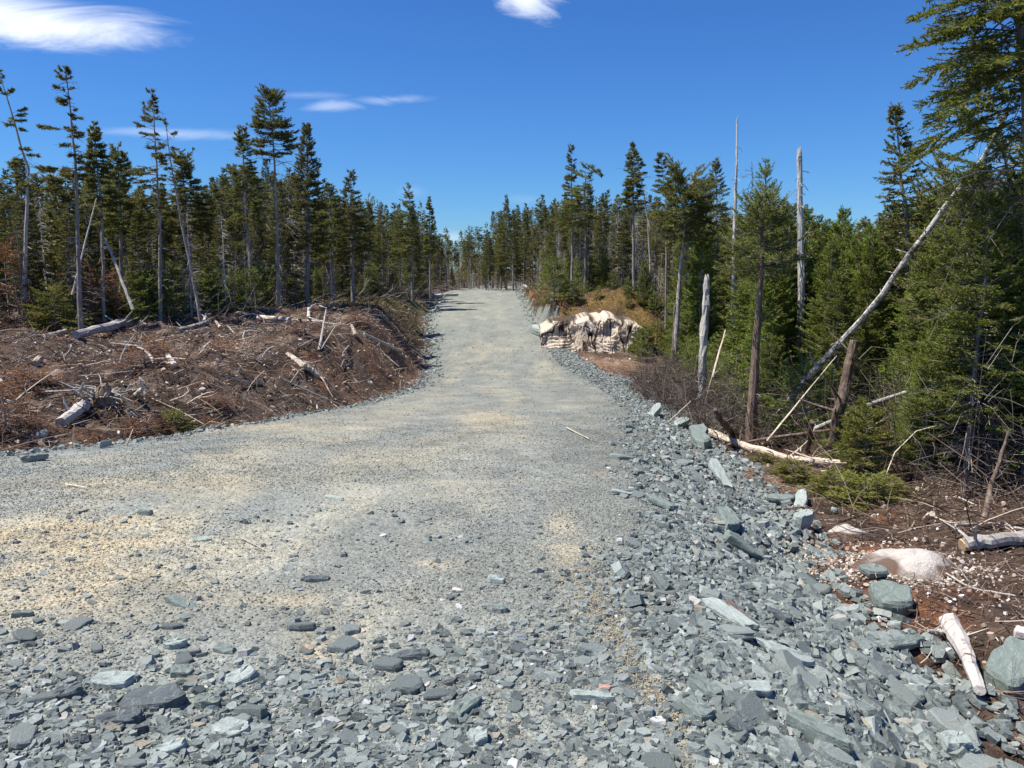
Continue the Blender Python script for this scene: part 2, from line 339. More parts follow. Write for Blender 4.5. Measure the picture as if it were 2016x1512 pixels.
def road_tint(gx, gy):
    xl, xr, toe = zones(gx, gy); wx = gx + fbm(gx, gy, .3, 2, 31) * 1.5
    st = fbm(wx, gy * .22, 1.6, 4, 12); st2 = fbm(wx, gy * .3, 3.6, 4, 15)
    far = .12 + .88 * sm((gy - 3.0) / 2.0)
    dd = lane_dist(gx, gy); trk = np.exp(-((dd - .95) / .42) ** 2) + .5 * np.exp(-((dd - 2.6) / .6) ** 2)
    mt = np.clip((st * 1.1 + st2 * .7 + .12 + .38 * trk) * 1.4, 0, 1) * far * .48 * sm((xr - .1 - gx) / .9) * sm((gx - xl - .2) / .9)
    C = gre * (1 - mt[:, None]) + tan * mt[:, None]
    mo = blob([(40, 1070, .9, .35, 1.3), (110, 1130, .6, .4, 1.2), (40, 1180, .5, .3, 1.4), (160, 1040, .7, .3, 1.1), (330, 950, 1.0, .5, .5), (520, 840, 1.4, .7, .6), (1110, 1030, .12, .5, .6), (1130, 1100, .14, .4, .8),
               (1160, 1160, .12, .3, .8), (1190, 1215, .1, .22, .8), (1230, 1290, .1, .2, .7), (1290, 1390, .09, .2, .75), (1340, 1470, .09, .16, .8), (620, 1290, .12, .1, .8), (860, 1110, .13, .1, .7), (600, 1190, .5, .2, .4),
               (400, 1090, .6, .3, .3), (960, 820, .8, 2.5, .6), (1180, 765, .6, .5, .6), (1010, 860, .6, 1.5, .5), (650, 1250, .16, .25, .6), (1180, 930, .2, .2, .7), (1230, 850, .2, .2, .5), (1170, 880, .2, .2, .5),
               (250, 900, 1.5, .5, .4), (700, 900, 1.2, .9, .4), (900, 950, .6, .8, .4)], gx, gy)
    mo = np.clip(mo * (1 + 1.6 * fbm(gx, gy, 5, 3, 41)) * 1.1, 0, 1)[:, None]
    mo = mo * .8; C = C * (1 - mo) + (och * .6 + tan * .4) * mo
    mb = np.clip(fbm(wx, gy * .4, 1.1, 3, 51) * 2.2, 0, 1)[:, None] * .5; C = C * (1 - mb) + blu * mb
    edge = sm((gx - xr + 1.0 + .9 * fbm(gx, gy, .7, 3, 62)) / 1.5)[:, None]; C = C * (1 - edge) + gre * .8 * edge
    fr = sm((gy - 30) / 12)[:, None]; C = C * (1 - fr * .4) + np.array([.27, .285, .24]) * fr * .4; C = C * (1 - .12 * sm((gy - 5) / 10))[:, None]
    return C * (1 + .3 * fbm(gx, gy, 2.2, 4, 61)[:, None])
C = road_tint(gx, gy)
# soil tint
br = np.array([.108, .078, .058]); dk = np.array([.070, .049, .038]); red = np.array([.17, .082, .045]); mos = np.array([.17, .115, .04]); tanb = np.array([.25, .175, .12]); grn = np.array([.075, .10, .02]); pal = np.array([.42, .33, .26])
D = br + (dk - br) * np.clip(fbm(gx, gy, .9, 3, 71) * 1.6 + .4, 0, 1)[:, None]
def over(D, m, c): m = np.clip(m, 0, 1)[:, None]; return D * (1 - m) + c * m
D = over(D, fbm(gx, gy, 1.3, 4, 73) * 3 - .5, red); D = over(D, fbm(gx, gy, 2.2, 4, 74) * 4 - .3, dk * .8)
left = sm((xl - gx) / .5); D = over(D, left * np.clip(fbm(gx, gy, 3, 4, 75) * 3 - .1, 0, 1) * .7, pal * .65)
D = over(D, blob([(1225, 712, 2.2, 2.4, 1.1), (1185, 700, 1.2, 2, 1), (1290, 700, 1.2, 2, .8)]) * 1.2, tanb)
D = over(D, blob([(790, 715, .9, 4, 1.0), (700, 770, .6, 1.5, .5)]), np.array([.24, .15, .10]))
D = over(D, blob([(1530, 960, .7, .6, .8), (1480, 920, .5, .8, .7)]), np.array([.28, .20, .14]))
mm = np.maximum(sm((gy - 35.2) / .8) * sm((gx - 1.2) / 1), sm((gy - 31) / 3) * sm((gx - 5.2) / 1)) * sm((46 - gy) / 4) * (gx < 12); D = over(D, mm * np.clip(.75 + fbm(gx, gy, 1.2, 4, 77) * 2.4, 0, 1), mos)
D = over(D, blob([(1130, 690, 1.2, 1.0, 1.2), (1200, 700, 1.6, .8, 1)]), dk)
D = over(D, sm((gy - 44) / 3) * sm((60 - gy) / 5) * (gx > 0) * (gx < 6) * np.clip(.8 + 2 * fbm(gx, gy, .6, 3, 78), 0, 1), np.array([.22, .12, .055]))
D = over(D, blob([(740, 592, 2.2, 3, .9), (800, 585, 1.5, 4, .8)]), grn)
isroad_v = (gx > xl) & (gx < toe)
nx, ny = len(GX), len(GY); ii, jj = np.meshgrid(np.arange(nx - 1), np.arange(ny - 1)); a = (jj * nx + ii).ravel()
Fq = np.stack([a, a + 1, a + nx + 1, a + nx], 1)
rf = (isroad_v[Fq].sum(1) >= 2) & (gy[Fq].mean(1) < 120)
VV = np.c_[gx, gy, gzv]
def sub(faces, cols):
    idx, inv = np.unique(faces.ravel(), return_inverse=True); return VV[idx], inv.reshape(faces.shape), cols[idx]
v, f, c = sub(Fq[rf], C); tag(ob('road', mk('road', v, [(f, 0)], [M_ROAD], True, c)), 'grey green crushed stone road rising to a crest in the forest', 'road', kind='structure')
v, f, c = sub(Fq[~rf], D); tag(ob('ground', mk('ground', v, [(f, 0)], [M_SOIL], True, c)), 'brown churned forest soil beside the gravel road', 'ground', kind='structure')

# ------------------------------------------------------------------ stones
def chips(P, size, rng, Nn=None, tilt=.35, k=6, flat=(.18, .5), elong=(.55, 1.0), sink=.25, yaw=None):
    """angular prisms: P n x 3 on the ground, size n (longest half axis)"""
    n = len(P); th = (np.arange(k)[None] + rng.uniform(-.35, .35, (n, k))) / k * 2 * np.pi
    rad = rng.uniform(.65, 1.0, (n, k)); el = rng.uniform(*elong, n)[:, None]
    x = np.cos(th) * rad * size[:, None]; y = np.sin(th) * rad * size[:, None] * el
    t = (rng.uniform(*flat, n) * size)[:, None]
    top = np.stack([x * rng.uniform(.72, 1.0, (n, 1)) + rng.normal(0, .06, (n, 1)) * size[:, None], y * rng.uniform(.72, 1.0, (n, 1)), t + rng.normal(0, .12, (n, k)) * t + x * rng.normal(0, .12, (n, 1))], -1)
    bot = np.stack([x, y, -t + 0 * x], -1); V = np.concatenate([top, bot], 1)
    ya = rng.uniform(0, 2 * np.pi, n) if yaw is None else yaw + rng.normal(0, .5, n)
    c, s = np.cos(ya)[:, None], np.sin(ya)[:, None]; V = np.stack([V[..., 0] * c - V[..., 1] * s, V[..., 0] * s + V[..., 1] * c, V[..., 2]], -1)
    N = (np.array([[0, 0, 1.]]).repeat(n, 0) if Nn is None else Nn) + rng.normal(0, tilt, (n, 3)) * np.array([1, 1, .2]); N /= np.linalg.norm(N, axis=1, keepdims=True)
    X = np.cross(np.array([[0, 1., 0]]), N); X /= np.linalg.norm(X, axis=1, keepdims=True); Y = np.cross(N, X)
    V = V[..., 0:1] * X[:, None] + V[..., 1:2] * Y[:, None] + V[..., 2:3] * N[:, None]
    V = V + P[:, None] + N[:, None] * (t * (1 - 2 * sink))[..., None]
    b = (np.arange(n) * 2 * k)[:, None]; i = np.arange(k)[None]
    side = np.stack([b + i, b + k + i, b + k + (i + 1) % k, b + (i + 1) % k], -1).reshape(-1, 4)
    return V.reshape(-1, 3), [(b + i, 0), (side, 0)]
def scatter(rng, n, x0, x1, y0, y1, keep, ypow=1.0):
    y = y0 * (y1 / y0) ** (rng.random(n) ** ypow) if ypow else rng.uniform(y0, y1, n); x = rng.uniform(x0, x1, n)
    m = (np.abs(x) < .72 * y + 1.1) & keep(x, y); x, y = x[m], y[m]; return x, y, terr(x, y)
def lay(b, x, y, z, size, rng, **k):
    V, Fs = chips(np.c_[x, y, z], size, rng, gnorm(x, y), **k); b.add(V, Fs)
    if hasattr(b, 'C'): b.C.append(np.repeat(road_tint(x, y), len(V) // max(len(x), 1), 0))
g = np.random.default_rng(5)
b = B()
inroad = lambda x, y: (x > zones(x, y)[0] - .15) & (x < zones(x, y)[2])
def finek(x, y): return inroad(x, y) & (g.random(len(x)) < np.clip(.55 + 1.3 * fbm(x, y, .8, 3, 90) + .6 * sm((3.4 - y) / 1.2) + .7 * sm((x - .2) / .6), 0.12, 1))
b.C = []
x, y, z = scatter(g, 300000, -8, 3.2, 2.2, 17, lambda x, y: finek(x, y) & (g.random(len(x)) < 1 - sm((y - 5) / 12))); lay(b, x, y, z, .0028 + .0080 * g.random(len(x)) ** 4 + .0005 * y, g, k=5, flat=(.25, .6), sink=.3)
x, y, z = scatter(g, 90000, -9, 4.5, 5, 40, lambda x, y: inroad(x, y) & (g.random(len(x)) < .22 + .7 * sm((x - zones(x, y)[1] + 1.2) / 1) + .6 * sm((zones(x, y)[0] + 1.3 - x) / 1))); lay(b, x, y, z, .004 + .0013 * y * g.random(len(x)) ** 3, g, k=5, flat=(.2, .5), sink=.35)
STK = np.array([hit(u, v)[:2] for u, v in ((1105, 1000), (1130, 1090), (1165, 1160), (1200, 1230), (1245, 1310), (1300, 1390), (1345, 1460), (1400, 1530))])
STK = np.stack([np.interp(np.linspace(0, 7, 60), np.arange(8), STK[:, i]) for i in (0, 1)], 1)
def stk_d(x, y): return np.sqrt(((np.asarray(x)[:, None] - STK[None, :, 0]) ** 2 + (np.asarray(y)[:, None] - STK[None, :, 1]) ** 2).min(1))
def streak(x, y): return 1 - .8 * np.exp(-(stk_d(x, y) / .09) ** 2)
y = g.uniform(STK[:, 1].min(), STK[:, 1].max(), 30000); o_ = np.argsort(STK[:, 1]); x = np.interp(y, STK[o_, 1], STK[o_, 0]) + g.standard_t(3, len(y)) * .055 + .10 * fbm(y * 0, y, 2.0, 3, 88); m = g.random(len(y)) < np.clip(.42 + .8 * fbm(x, y, 6, 3, 89), 0.05, 1) * sm((4.9 - y) / 1.2); x, y = x[m], y[m]
V_, F_ = chips(np.c_[x, y, terr(x, y) + .002 + .012 * g.random(len(x)) ** 2], .0018 + .0045 * g.random(len(x)) ** 3, g, gnorm(x, y), k=5, flat=(.3, .7)); b.add(V_, F_)
b.C.append(np.repeat(np.array([.37, .325, .235]) * (.75 + .5 * g.random((len(x), 1))), 10, 0))
tag(ob('gravel', mk('gravel', np.concatenate(b.V), [(np.concatenate(f), k[1]) for k, f in b.F.items()], [M_GRAV], False, np.concatenate(b.C))), 'fine grey green crushed gravel spread over the road', 'gravel', kind='stuff')
b = B()   # coarse broken slate of the foreground, the embankment and the road edges
co = lambda x, y: inroad(x, y) & (g.random(len(x)) < np.clip(1.25 * sm((3.8 + 1.3 * fbm(x, y, .7, 3, 91) + .6 * sm((x + .2) / .8) - y) / 1.7) ** 1.8 * streak(x, y) * (.55 + 1.2 * fbm(x, y, 1.6, 3, 93)) + .9 * sm((x - .75) / .5) * (y < 6) + .03, 0, 1))
x, y, z = scatter(g, 85000, -3.2, 2.6, 2.1, 6, co); lay(b, x, y, z, .008 + .034 * g.random(len(x)) ** 3.2, g, flat=(.12, .4), tilt=.25, sink=.4)
sk = lambda x, y: (g.random(len(x)) < np.clip((x - zones(x, y)[1] + .30 + .9 * fbm(x, y, .8, 3, 95)) / .95, 0, 1) ** 1.6) & (x < zones(x, y)[2] + .05)
x, y, z = scatter(g, 150000, -.2, 4.6, 2.1, 34, sk); lay(b, x, y, z + .005, (.009 + .030 * g.random(len(x)) ** 2.4) * (1 + .03 * y), g, tilt=.4, flat=(.12, .4), elong=(.4, 1), yaw=R(-60))
x, y, z = scatter(g, 14000, .6, 4.6, 2.1, 26, lambda x, y: sk(x - .3, y)); lay(b, x, y, z + .015, .028 + .062 * g.random(len(x)) ** 3, g, tilt=.35, flat=(.10, .32), elong=(.35, .9), yaw=R(-60), sink=.35)
le = lambda x, y: (x > zones(x, y)[0] - .35) & (x < zones(x, y)[0] + .6 * g.random(len(x)) ** 1.3)
x, y, z = scatter(g, 90000, -9, -2.2, 5, 60, le); lay(b, x, y, z, .014 + .05 * g.random(len(x)) ** 3 * (1 + .02 * y), g, tilt=.3)
re = lambda x, y: (x > zones(x, y)[1] - .4) & (x < zones(x, y)[2] + .1)
x, y, z = scatter(g, 12000, 0, 4.6, 18, 38, re, .8); lay(b, x, y, z, .02 + .06 * g.random(len(x)) ** 2.8, g, tilt=.3)
x, y, z = scatter(g, 2500, 0, 3, 38, 62, re, .8); lay(b, x, y, z, .02 + .07 * g.random(len(x)) ** 2.8, g, tilt=.3)
tag(ob('slate_rubble', b.mesh('slate_rubble', [M_SLATE])), 'coarse broken grey green slate rubble on the road edges and embankment', 'rubble', kind='stuff')
b = B()   # pale pebbles in the soil at both sides
pk = lambda x, y: ((x < zones(x, y)[0] - .2) | (x > zones(x, y)[2] + .05)) & (g.random(len(x)) < np.clip(.15 + 2 * fbm(x, y, .7, 3, 97), .04, 1))
x, y, z = scatter(g, 26000, -22, 7, 2.3, 42, pk); lay(b, x, y, z + .01, (.006 + .022 * g.random(len(x)) ** 3) * (1 + .05 * y), g, flat=(.3, .7), tilt=.5)
cw = hit(1700, 1110); x = g.normal(cw[0], .45, 2600); y = g.normal(cw[1], .45, 2600); m = x > 2.2; x, y = x[m], y[m]; lay(b, x, y, terr(x, y), .006 + .02 * g.random(len(x)) ** 2, g, flat=(.4, .8))
tag(ob('pebbles', b.mesh('pebbles', [M_PINK])), 'pale pink and cream pebbles strewn in the brown soil', 'pebbles', kind='stuff')

def slab_mesh(name, seed, L, Wd, T, mt_, k=9, mats=None):
    """one broken slab: irregular outline, chamfered top, ragged layered sides"""
    r = np.random.default_rng(seed); th = (np.arange(k) + r.uniform(-.35, .35, k)) / k * 2 * np.pi
    pw = .65; cx = np.sign(np.cos(th)) * np.abs(np.cos(th)) ** pw; sy = np.sign(np.sin(th)) * np.abs(np.sin(th)) ** pw
    rad = r.uniform(.78, 1.05, k); o = np.c_[cx * rad * L / 2, sy * rad * Wd / 2]
    # subdivide the outline once with jitter for a fractured edge
    o2 = []
    for i in range(k):
        a_, b_ = o[i], o[(i + 1) % k]; nn = np.array([b_[1] - a_[1], a_[0] - b_[0]]); o2 += [a_, (a_ * .5 + b_ * .5) + nn * r.normal(0, .045)]
    o = np.array(o2); kk = len(o); rings = []
    tiltx, tilty = r.normal(0, .10, 2)
    for (s, h) in ((.86, 1.0), (.95, .80), (1.0, .25), (.97, .0), (.93, -.6), (.8, -1)):
        rr = s * (1 + r.normal(0, .022, kk))[:, None]; zz = h * T / 2 * np.ones(kk) + r.normal(0, min(.05 * T, .004), kk)
        if h > .5: zz += (o[:, 0] * tiltx + o[:, 1] * tilty) * .8
        rings.append(np.c_[o * rr, zz])
    ci = np.c_[o * .5, T / 2 + (o[:, 0] * tiltx + o[:, 1] * tilty) * .5 + r.normal(0, min(.05 * T, .003), kk)]
    V = np.concatenate([ci] + rings + [[[0, 0, T / 2]]]); Fs = []; i = np.arange(kk); j = (i + 1) % kk
    for q_ in range(len(rings)): Fs.append((np.stack([q_ * kk + i, (q_ + 1) * kk + i, (q_ + 1) * kk + j, q_ * kk + j], 1), 0))
    Fs.append((np.stack([np.full(kk, len(V) - 1), i, j], 1), 0))
    Fs.append(((len(rings) * kk + i)[None, ::-1], 0))
    return mk(name, V, Fs, [mt_])
def orient(me_o, p, xdir, n, lift):
    n = Vector(n).normalized(); x = Vector(xdir); x = (x - n * x.dot(n)).normalized(); y = n.cross(x)
    M = Matrix((x, y, n)).transposed().to_4x4(); M.translation = Vector(p) + n * lift; me_o.matrix_world = M
def tint_slab(name, c1, c2):
    m, q = mat(name); p = pos(q); n = q.noise(7, 6, .7, p, .5); n2 = q.noise(1, 5, .65, q.scale(p, (10, 60, 60)), 1.5); n4 = q.noise(60, 3, .7, p)
    c = q.mix(q.math('MULTIPLY', q.math('SUBTRACT', n, .3), 2.2, clamp=True), c2, c1)
    c = q.mix(q.math('MULTIPLY', q.math('SUBTRACT', n2, .54), 4.0, clamp=True), c, q.mix(1.0, c, (1.4, 1.4, 1.38), 'MULTIPLY'))
    n3 = q.noise(5, 4, .6, p, 2.0); vein = q.math('SUBTRACT', 1.0, q.math('MULTIPLY', q.math('ABSOLUTE', q.math('SUBTRACT', n3, .5)), 90.0), clamp=True)
    c = q.mix(q.math('MULTIPLY', vein, .22), c, (.62, .64, .62)); c = q.mix(q.math('MULTIPLY', q.math('SUBTRACT', n4, .58), 4.0, clamp=True), c, q.mix(1.0, c, (.6, .6, .6), 'MULTIPLY'))
    out(q, c, .7, q.math('ADD', q.math('MULTIPLY', n, 1.5), n2), .8, .012, spec=.35); return m
M_LS = tint_slab('light_slate', (.40, .45, .42), (.28, .325, .30)); M_MS = tint_slab('mid_slate', (.215, .258, .232), (.15, .185, .168))
M_DS = tint_slab('dark_slate', (.12, .14, .145), (.075, .092, .097)); M_PL = tint_slab('purple_slate', (.17, .125, .12), (.12, .09, .088))
M_TAN = tint_slab('tan_stone', (.50, .36, .24), (.36, .27, .18)); M_ROSE = tint_slab('pink_stone', (.66, .38, .30), (.5, .3, .25))
sd = [100]
def slab(u1, v1, u2, v2, wpx, T, m, label, name='slate_block', lean=0.0, cat='rock', dz=0.0):
    a_, b_ = hit(u1, v1), hit(u2, v2); sd[0] += 1
    mid = (a_ + b_) / 2; Yd = mid[1]; L = min(np.linalg.norm(b_ - a_), 1.7 * math.hypot(u2 - u1, v2 - v1) * Yd / F); mid = hit((u1 + u2) / 2, (v1 + v2) / 2)
    Wd = wpx * Yd / F * 1.25; T = T * (.62 if mid[0] > .8 and T < .13 else 1.0)
    me = slab_mesh(name, sd[0], L, Wd, T, m, 8 + sd[0] % 3); o = ob(name, me)
    n = gnorm(np.array([mid[0]]), np.array([mid[1]]), .3)[0] * np.array([.35, .35, 1] if T > .13 else [1, 1, 1]) + np.array([lean, -.12 - abs(lean) * .3, 0])
    mid[2] = gz(mid[0], mid[1]); orient(o, mid, b_ - a_, n, (T * .02 if mid[0] < .8 and Yd < 8 else T * .45 + .015) + dz)
    return tag(o, label, cat)
slab(178, 1352, 275, 1345, 55, .06, M_LS, 'light grey slate slab leaning on the dark flat slab at the lower left', lean=-.1)
slab(230, 1385, 370, 1385, 62, .08, M_DS, 'broad dark blue slate slab lying flat at the lower left', lean=.05)
slab(185, 1430, 290, 1425, 45, .06, M_DS, 'dark slate block just below the broad dark slab')
slab(95, 1380, 172, 1365, 36, .06, M_DS, 'dark slate wedge left of the light grey slab')
slab(330, 1335, 385, 1330, 36, .05, M_MS, 'angular slate piece upslope of the broad dark slab')
slab(440, 1350, 510, 1330, 45, .06, M_LS, 'pale tilted slate piece right of the broad dark slab', lean=-.1)
slab(380, 1390, 440, 1388, 40, .06, M_MS, 'square slate chunk touching the right end of the broad dark slab')
slab(295, 1490, 375, 1485, 34, .05, M_LS, 'light slate slab near the bottom edge with a rusty chip beside it')
slab(420, 1440, 490, 1450, 44, .05, M_LS, 'pale green slate slab with a jagged edge near the lower left stones')
slab(320, 1275, 372, 1272, 26, .05, M_LS, 'small pale squarish slab above the cluster of dark slabs')
slab(420, 1280, 466, 1285, 26, .04, M_MS, 'pale green triangular slate chip lying alone')
slab(330, 1185, 400, 1200, 22, .03, M_MS, 'low ragged slate ledge emerging from the fine gravel')
slab(772, 1300, 850, 1300, 28, .05, M_DS, 'dark blue elongated slate slab in the centre foreground')
slab(590, 1145, 650, 1140, 24, .035, M_DS, 'dark blue layered slate flake in the tan gravel')
slab(957, 1147, 998, 1150, 18, .06, M_LS, 'small pyramid shaped pale stone casting a short shadow')
slab(957, 1200, 1005, 1205, 24, .05, M_MS, 'blue grey stone below the small pyramid shaped stone')
slab(890, 1420, 940, 1375, 38, .06, M_MS, 'tall blue grey stone block in the lower centre')
slab(920, 1460, 960, 1455, 40, .06, M_LS, 'pale rounded slate stone at the bottom centre')
slab(1112, 1378, 1215, 1390, 24, .05, M_LS, 'long pale bluish slate slab with white veins beside a pink stone')
slab(1176, 1360, 1204, 1362, 14, .04, M_ROSE, 'small salmon pink stone resting on a pale slab', name='pink_stone')
slab(1378, 1195, 1490, 1258, 32, .07, M_LS, 'long white grey slab pointing down the embankment', lean=-.05)
slab(1420, 1200, 1475, 1240, 26, .06, M_PL, 'maroon slate piece behind the long white grey slab')
slab(1480, 1282, 1598, 1325, 34, .07, M_LS, 'long light blue slab below the maroon piece')
slab(1352, 1355, 1425, 1385, 46, .09, M_MS, 'thick grey slab with veins and a black shadow hollow')
slab(1338, 1395, 1400, 1430, 46, .08, M_MS, 'broad flat slab under the thick veined one')
slab(1530, 1420, 1680, 1500, 62, .10, M_MS, 'very large white veined slab at the bottom right', lean=-.1)
slab(1450, 1365, 1520, 1370, 34, .05, M_LS, 'pale fractured slab on the lower slope')
slab(1430, 1440, 1480, 1455, 36, .06, M_DS, 'dark blue slab between veined slabs on the lower slope')
slab(1350, 850, 1410, 900, 34, .22, M_MS, 'large green grey slab on edge at the top of the embankment', lean=-.15)
slab(1310, 840, 1372, 846, 16, .16, M_LS, 'pale capped rock at the shoulder above the big slab')
slab(1265, 820, 1310, 822, 14, .16, M_LS, 'light grey rounded rock on the road shoulder')
slab(1325, 800, 1372, 806, 26, .30, M_MS, 'streaked block of slate at the edge of the brush')
slab(1395, 840, 1432, 846, 20, .2, M_LS, 'pale blue pointed boulder among dead sticks')
slab(1388, 920, 1440, 958, 20, .09, M_LS, 'pale slab leaning on the embankment below the big slab', lean=-.2)
slab(1503, 988, 1565, 992, 34, .12, M_MS, 'blocky slate boulder at the foot of the embankment')
slab(1560, 1008, 1598, 985, 24, .12, M_LS, 'upright triangular slate plate beside the fir boughs', lean=-.4)
slab(1560, 1040, 1595, 1040, 26, .14, M_LS, 'squarish pale stone below the triangular plate')
slab(1632, 1015, 1652, 1008, 14, .08, M_LS, 'small pale stone next to the fir boughs')
slab(1692, 1140, 1745, 1132, 36, .10, M_MS, 'wedge shaped blue grey stone in front of the white rock')
slab(1706, 1205, 1808, 1205, 78, .13, M_MS, 'big smooth blue grey boulder below the white rock', name='boulder')
slab(1742, 1250, 1775, 1240, 24, .09, M_LS, 'small upright block with a white corner below the boulder')
slab(1738, 1280, 1820, 1280, 26, .08, M_MS, 'straight edged slate block beside the bleached root')
slab(1950, 1375, 2056, 1350, 80, .20, M_MS, 'large grey slab with a pale cap at the right edge', name='boulder', lean=-.15)
slab(1985, 1312, 2040, 1310, 30, .12, M_WHITE, 'pale pink boulder resting on the grey slab at the right edge', name='boulder', dz=.12)
slab(1640, 1210, 1690, 1215, 20, .06, M_LS, 'pale slab with a straight edge left of the boulder')
slab(1845, 1490, 1900, 1480, 40, .1, M_LS, 'rounded pale slate chunk at the bottom right')
slab(1640, 1345, 1655, 1362, 8, .03, M_WHITE, 'small white oval pebble on the slope', name='white_pebble')
slab(270, 1012, 302, 1016, 12, .07, M_MS, 'lone blue grey stone on the tan gravel at the left')
slab(380, 1065, 420, 1065, 13, .03, M_LS, 'low pale flake on the smooth gravel left of the middle')
slab(640, 978, 680, 984, 14, .02, M_LS, 'flat whitish patch stone near the road middle')
slab(20, 1215, 70, 1212, 16, .05, M_MS, 'grey stone pair on the yellow gravel at the left edge')
slab(1200, 972, 1245, 975, 11, .03, M_LS, 'pale flat stone above the slope')
slab(1210, 905, 1250, 908, 9, .06, M_MS, 'thin dark edged flagstone on the upper shoulder')
slab(1500, 1210, 1560, 1240, 22, .06, M_DS, 'dark slate plate half way down the slope')
slab(1270, 985, 1330, 1010, 26, .08, M_MS, 'grey slate plate low on the upper slope')
slab(1400, 1010, 1460, 1050, 30, .1, M_MS, 'tilted grey plate in the middle of the slope', lean=-.2)
slab(1420, 1060, 1500, 1110, 28, .1, M_MS, 'long grey green plate in the middle of the slope', lean=-.1)
slab(36, 912, 100, 906, 16, .06, M_MS, 'green grey rock at the road edge under the brush on the left')
slab(192, 884, 222, 879, 9, .07, M_LS, 'pale rock at the left road edge')
slab(68, 872, 92, 864, 12, .12, M_LS, 'pale green stone lying in the brown brush')
slab(595, 1285, 618, 1288, 12, .04, M_TAN, 'rusty tan stone in a patch of ochre gravel', name='tan_stone')
slab(888, 1165, 912, 1168, 12, .03, M_WHITE, 'cream coloured broken stone on the grey gravel', name='white_pebble')
slab(100, 1400, 128, 1398, 10, .03, M_WHITE, 'cream pebble left of the dark slabs', name='white_pebble')
slab(872, 584, 905, 582, 10, .2, M_LS, 'pale rock pile cap at the left side of the crest')
slab(1024, 569, 1046, 567, 6, .22, M_WHITE, 'white boulder at the right side of the crest', name='boulder')
slab(848, 590, 872, 588, 12, .3, M_LS, 'rough pale rock below the left side of the crest')
slab(1045, 655, 1080, 665, 18, .4, M_LS, 'light boulder touching the left end of the rock face', name='boulder')

protos = [slab_mesh('slate_stone', 300 + i, 1.0, .45 + .4 * g.random(), .16 + .2 * g.random(), M_SLAB, 6 + i % 4) for i in range(14)]
def stones(n, samp, smin, smax, label, group, tilt):
    k = 0
    while k < n:
        x, y = samp(); s = smin + (smax - smin) * g.random() ** 2
        if abs(x) > .67 * y: continue
        o = ob('slate_stone', protos[int(g.integers(14))]); nn = gnorm(np.array([x]), np.array([y]), .15)[0] + g.normal(0, tilt, 3) * (1, 1, 0)
        orient(o, (x, y, gz(x, y) - (s * .03 if x < .6 else 0)), (math.cos(g.uniform(-2.2, -.2)), math.sin(g.uniform(-2.2, -.2)), 0) if x > .6 else (*g.normal(size=2), 0), nn, s * .07)
        o.scale = (s, s, s); tag(o, label, 'stone', group); k += 1
def s1():
    y = 2.1 + 12 * g.random() ** 1.6; xr_ = float(tb(T_XR, y)); t_ = float(tb(T_TOE, y)); return xr_ - .1 + (t_ - xr_ + .1) * g.random(), y
stones(170, s1, .08, .25, 'angular grey green slate stone lying loose on the embankment', 'slate stones on the embankment', .3)
def s2(): return g.uniform(-2.3, 1.0), 2.2 + 1.5 * g.random() ** 1.5
stones(110, s2, .05, .16, 'angular slate stone bedded in the gravel of the foreground', 'slate stones in the foreground gravel', .12)
def s3():
    y = 7 + 28 * g.random(); return float(tb(T_XL, y)) + g.normal(0, .2), y
stones(45, s3, .12, .34, 'slate stone lined up along the left road edge', 'slate stones along the left road edge', .25)

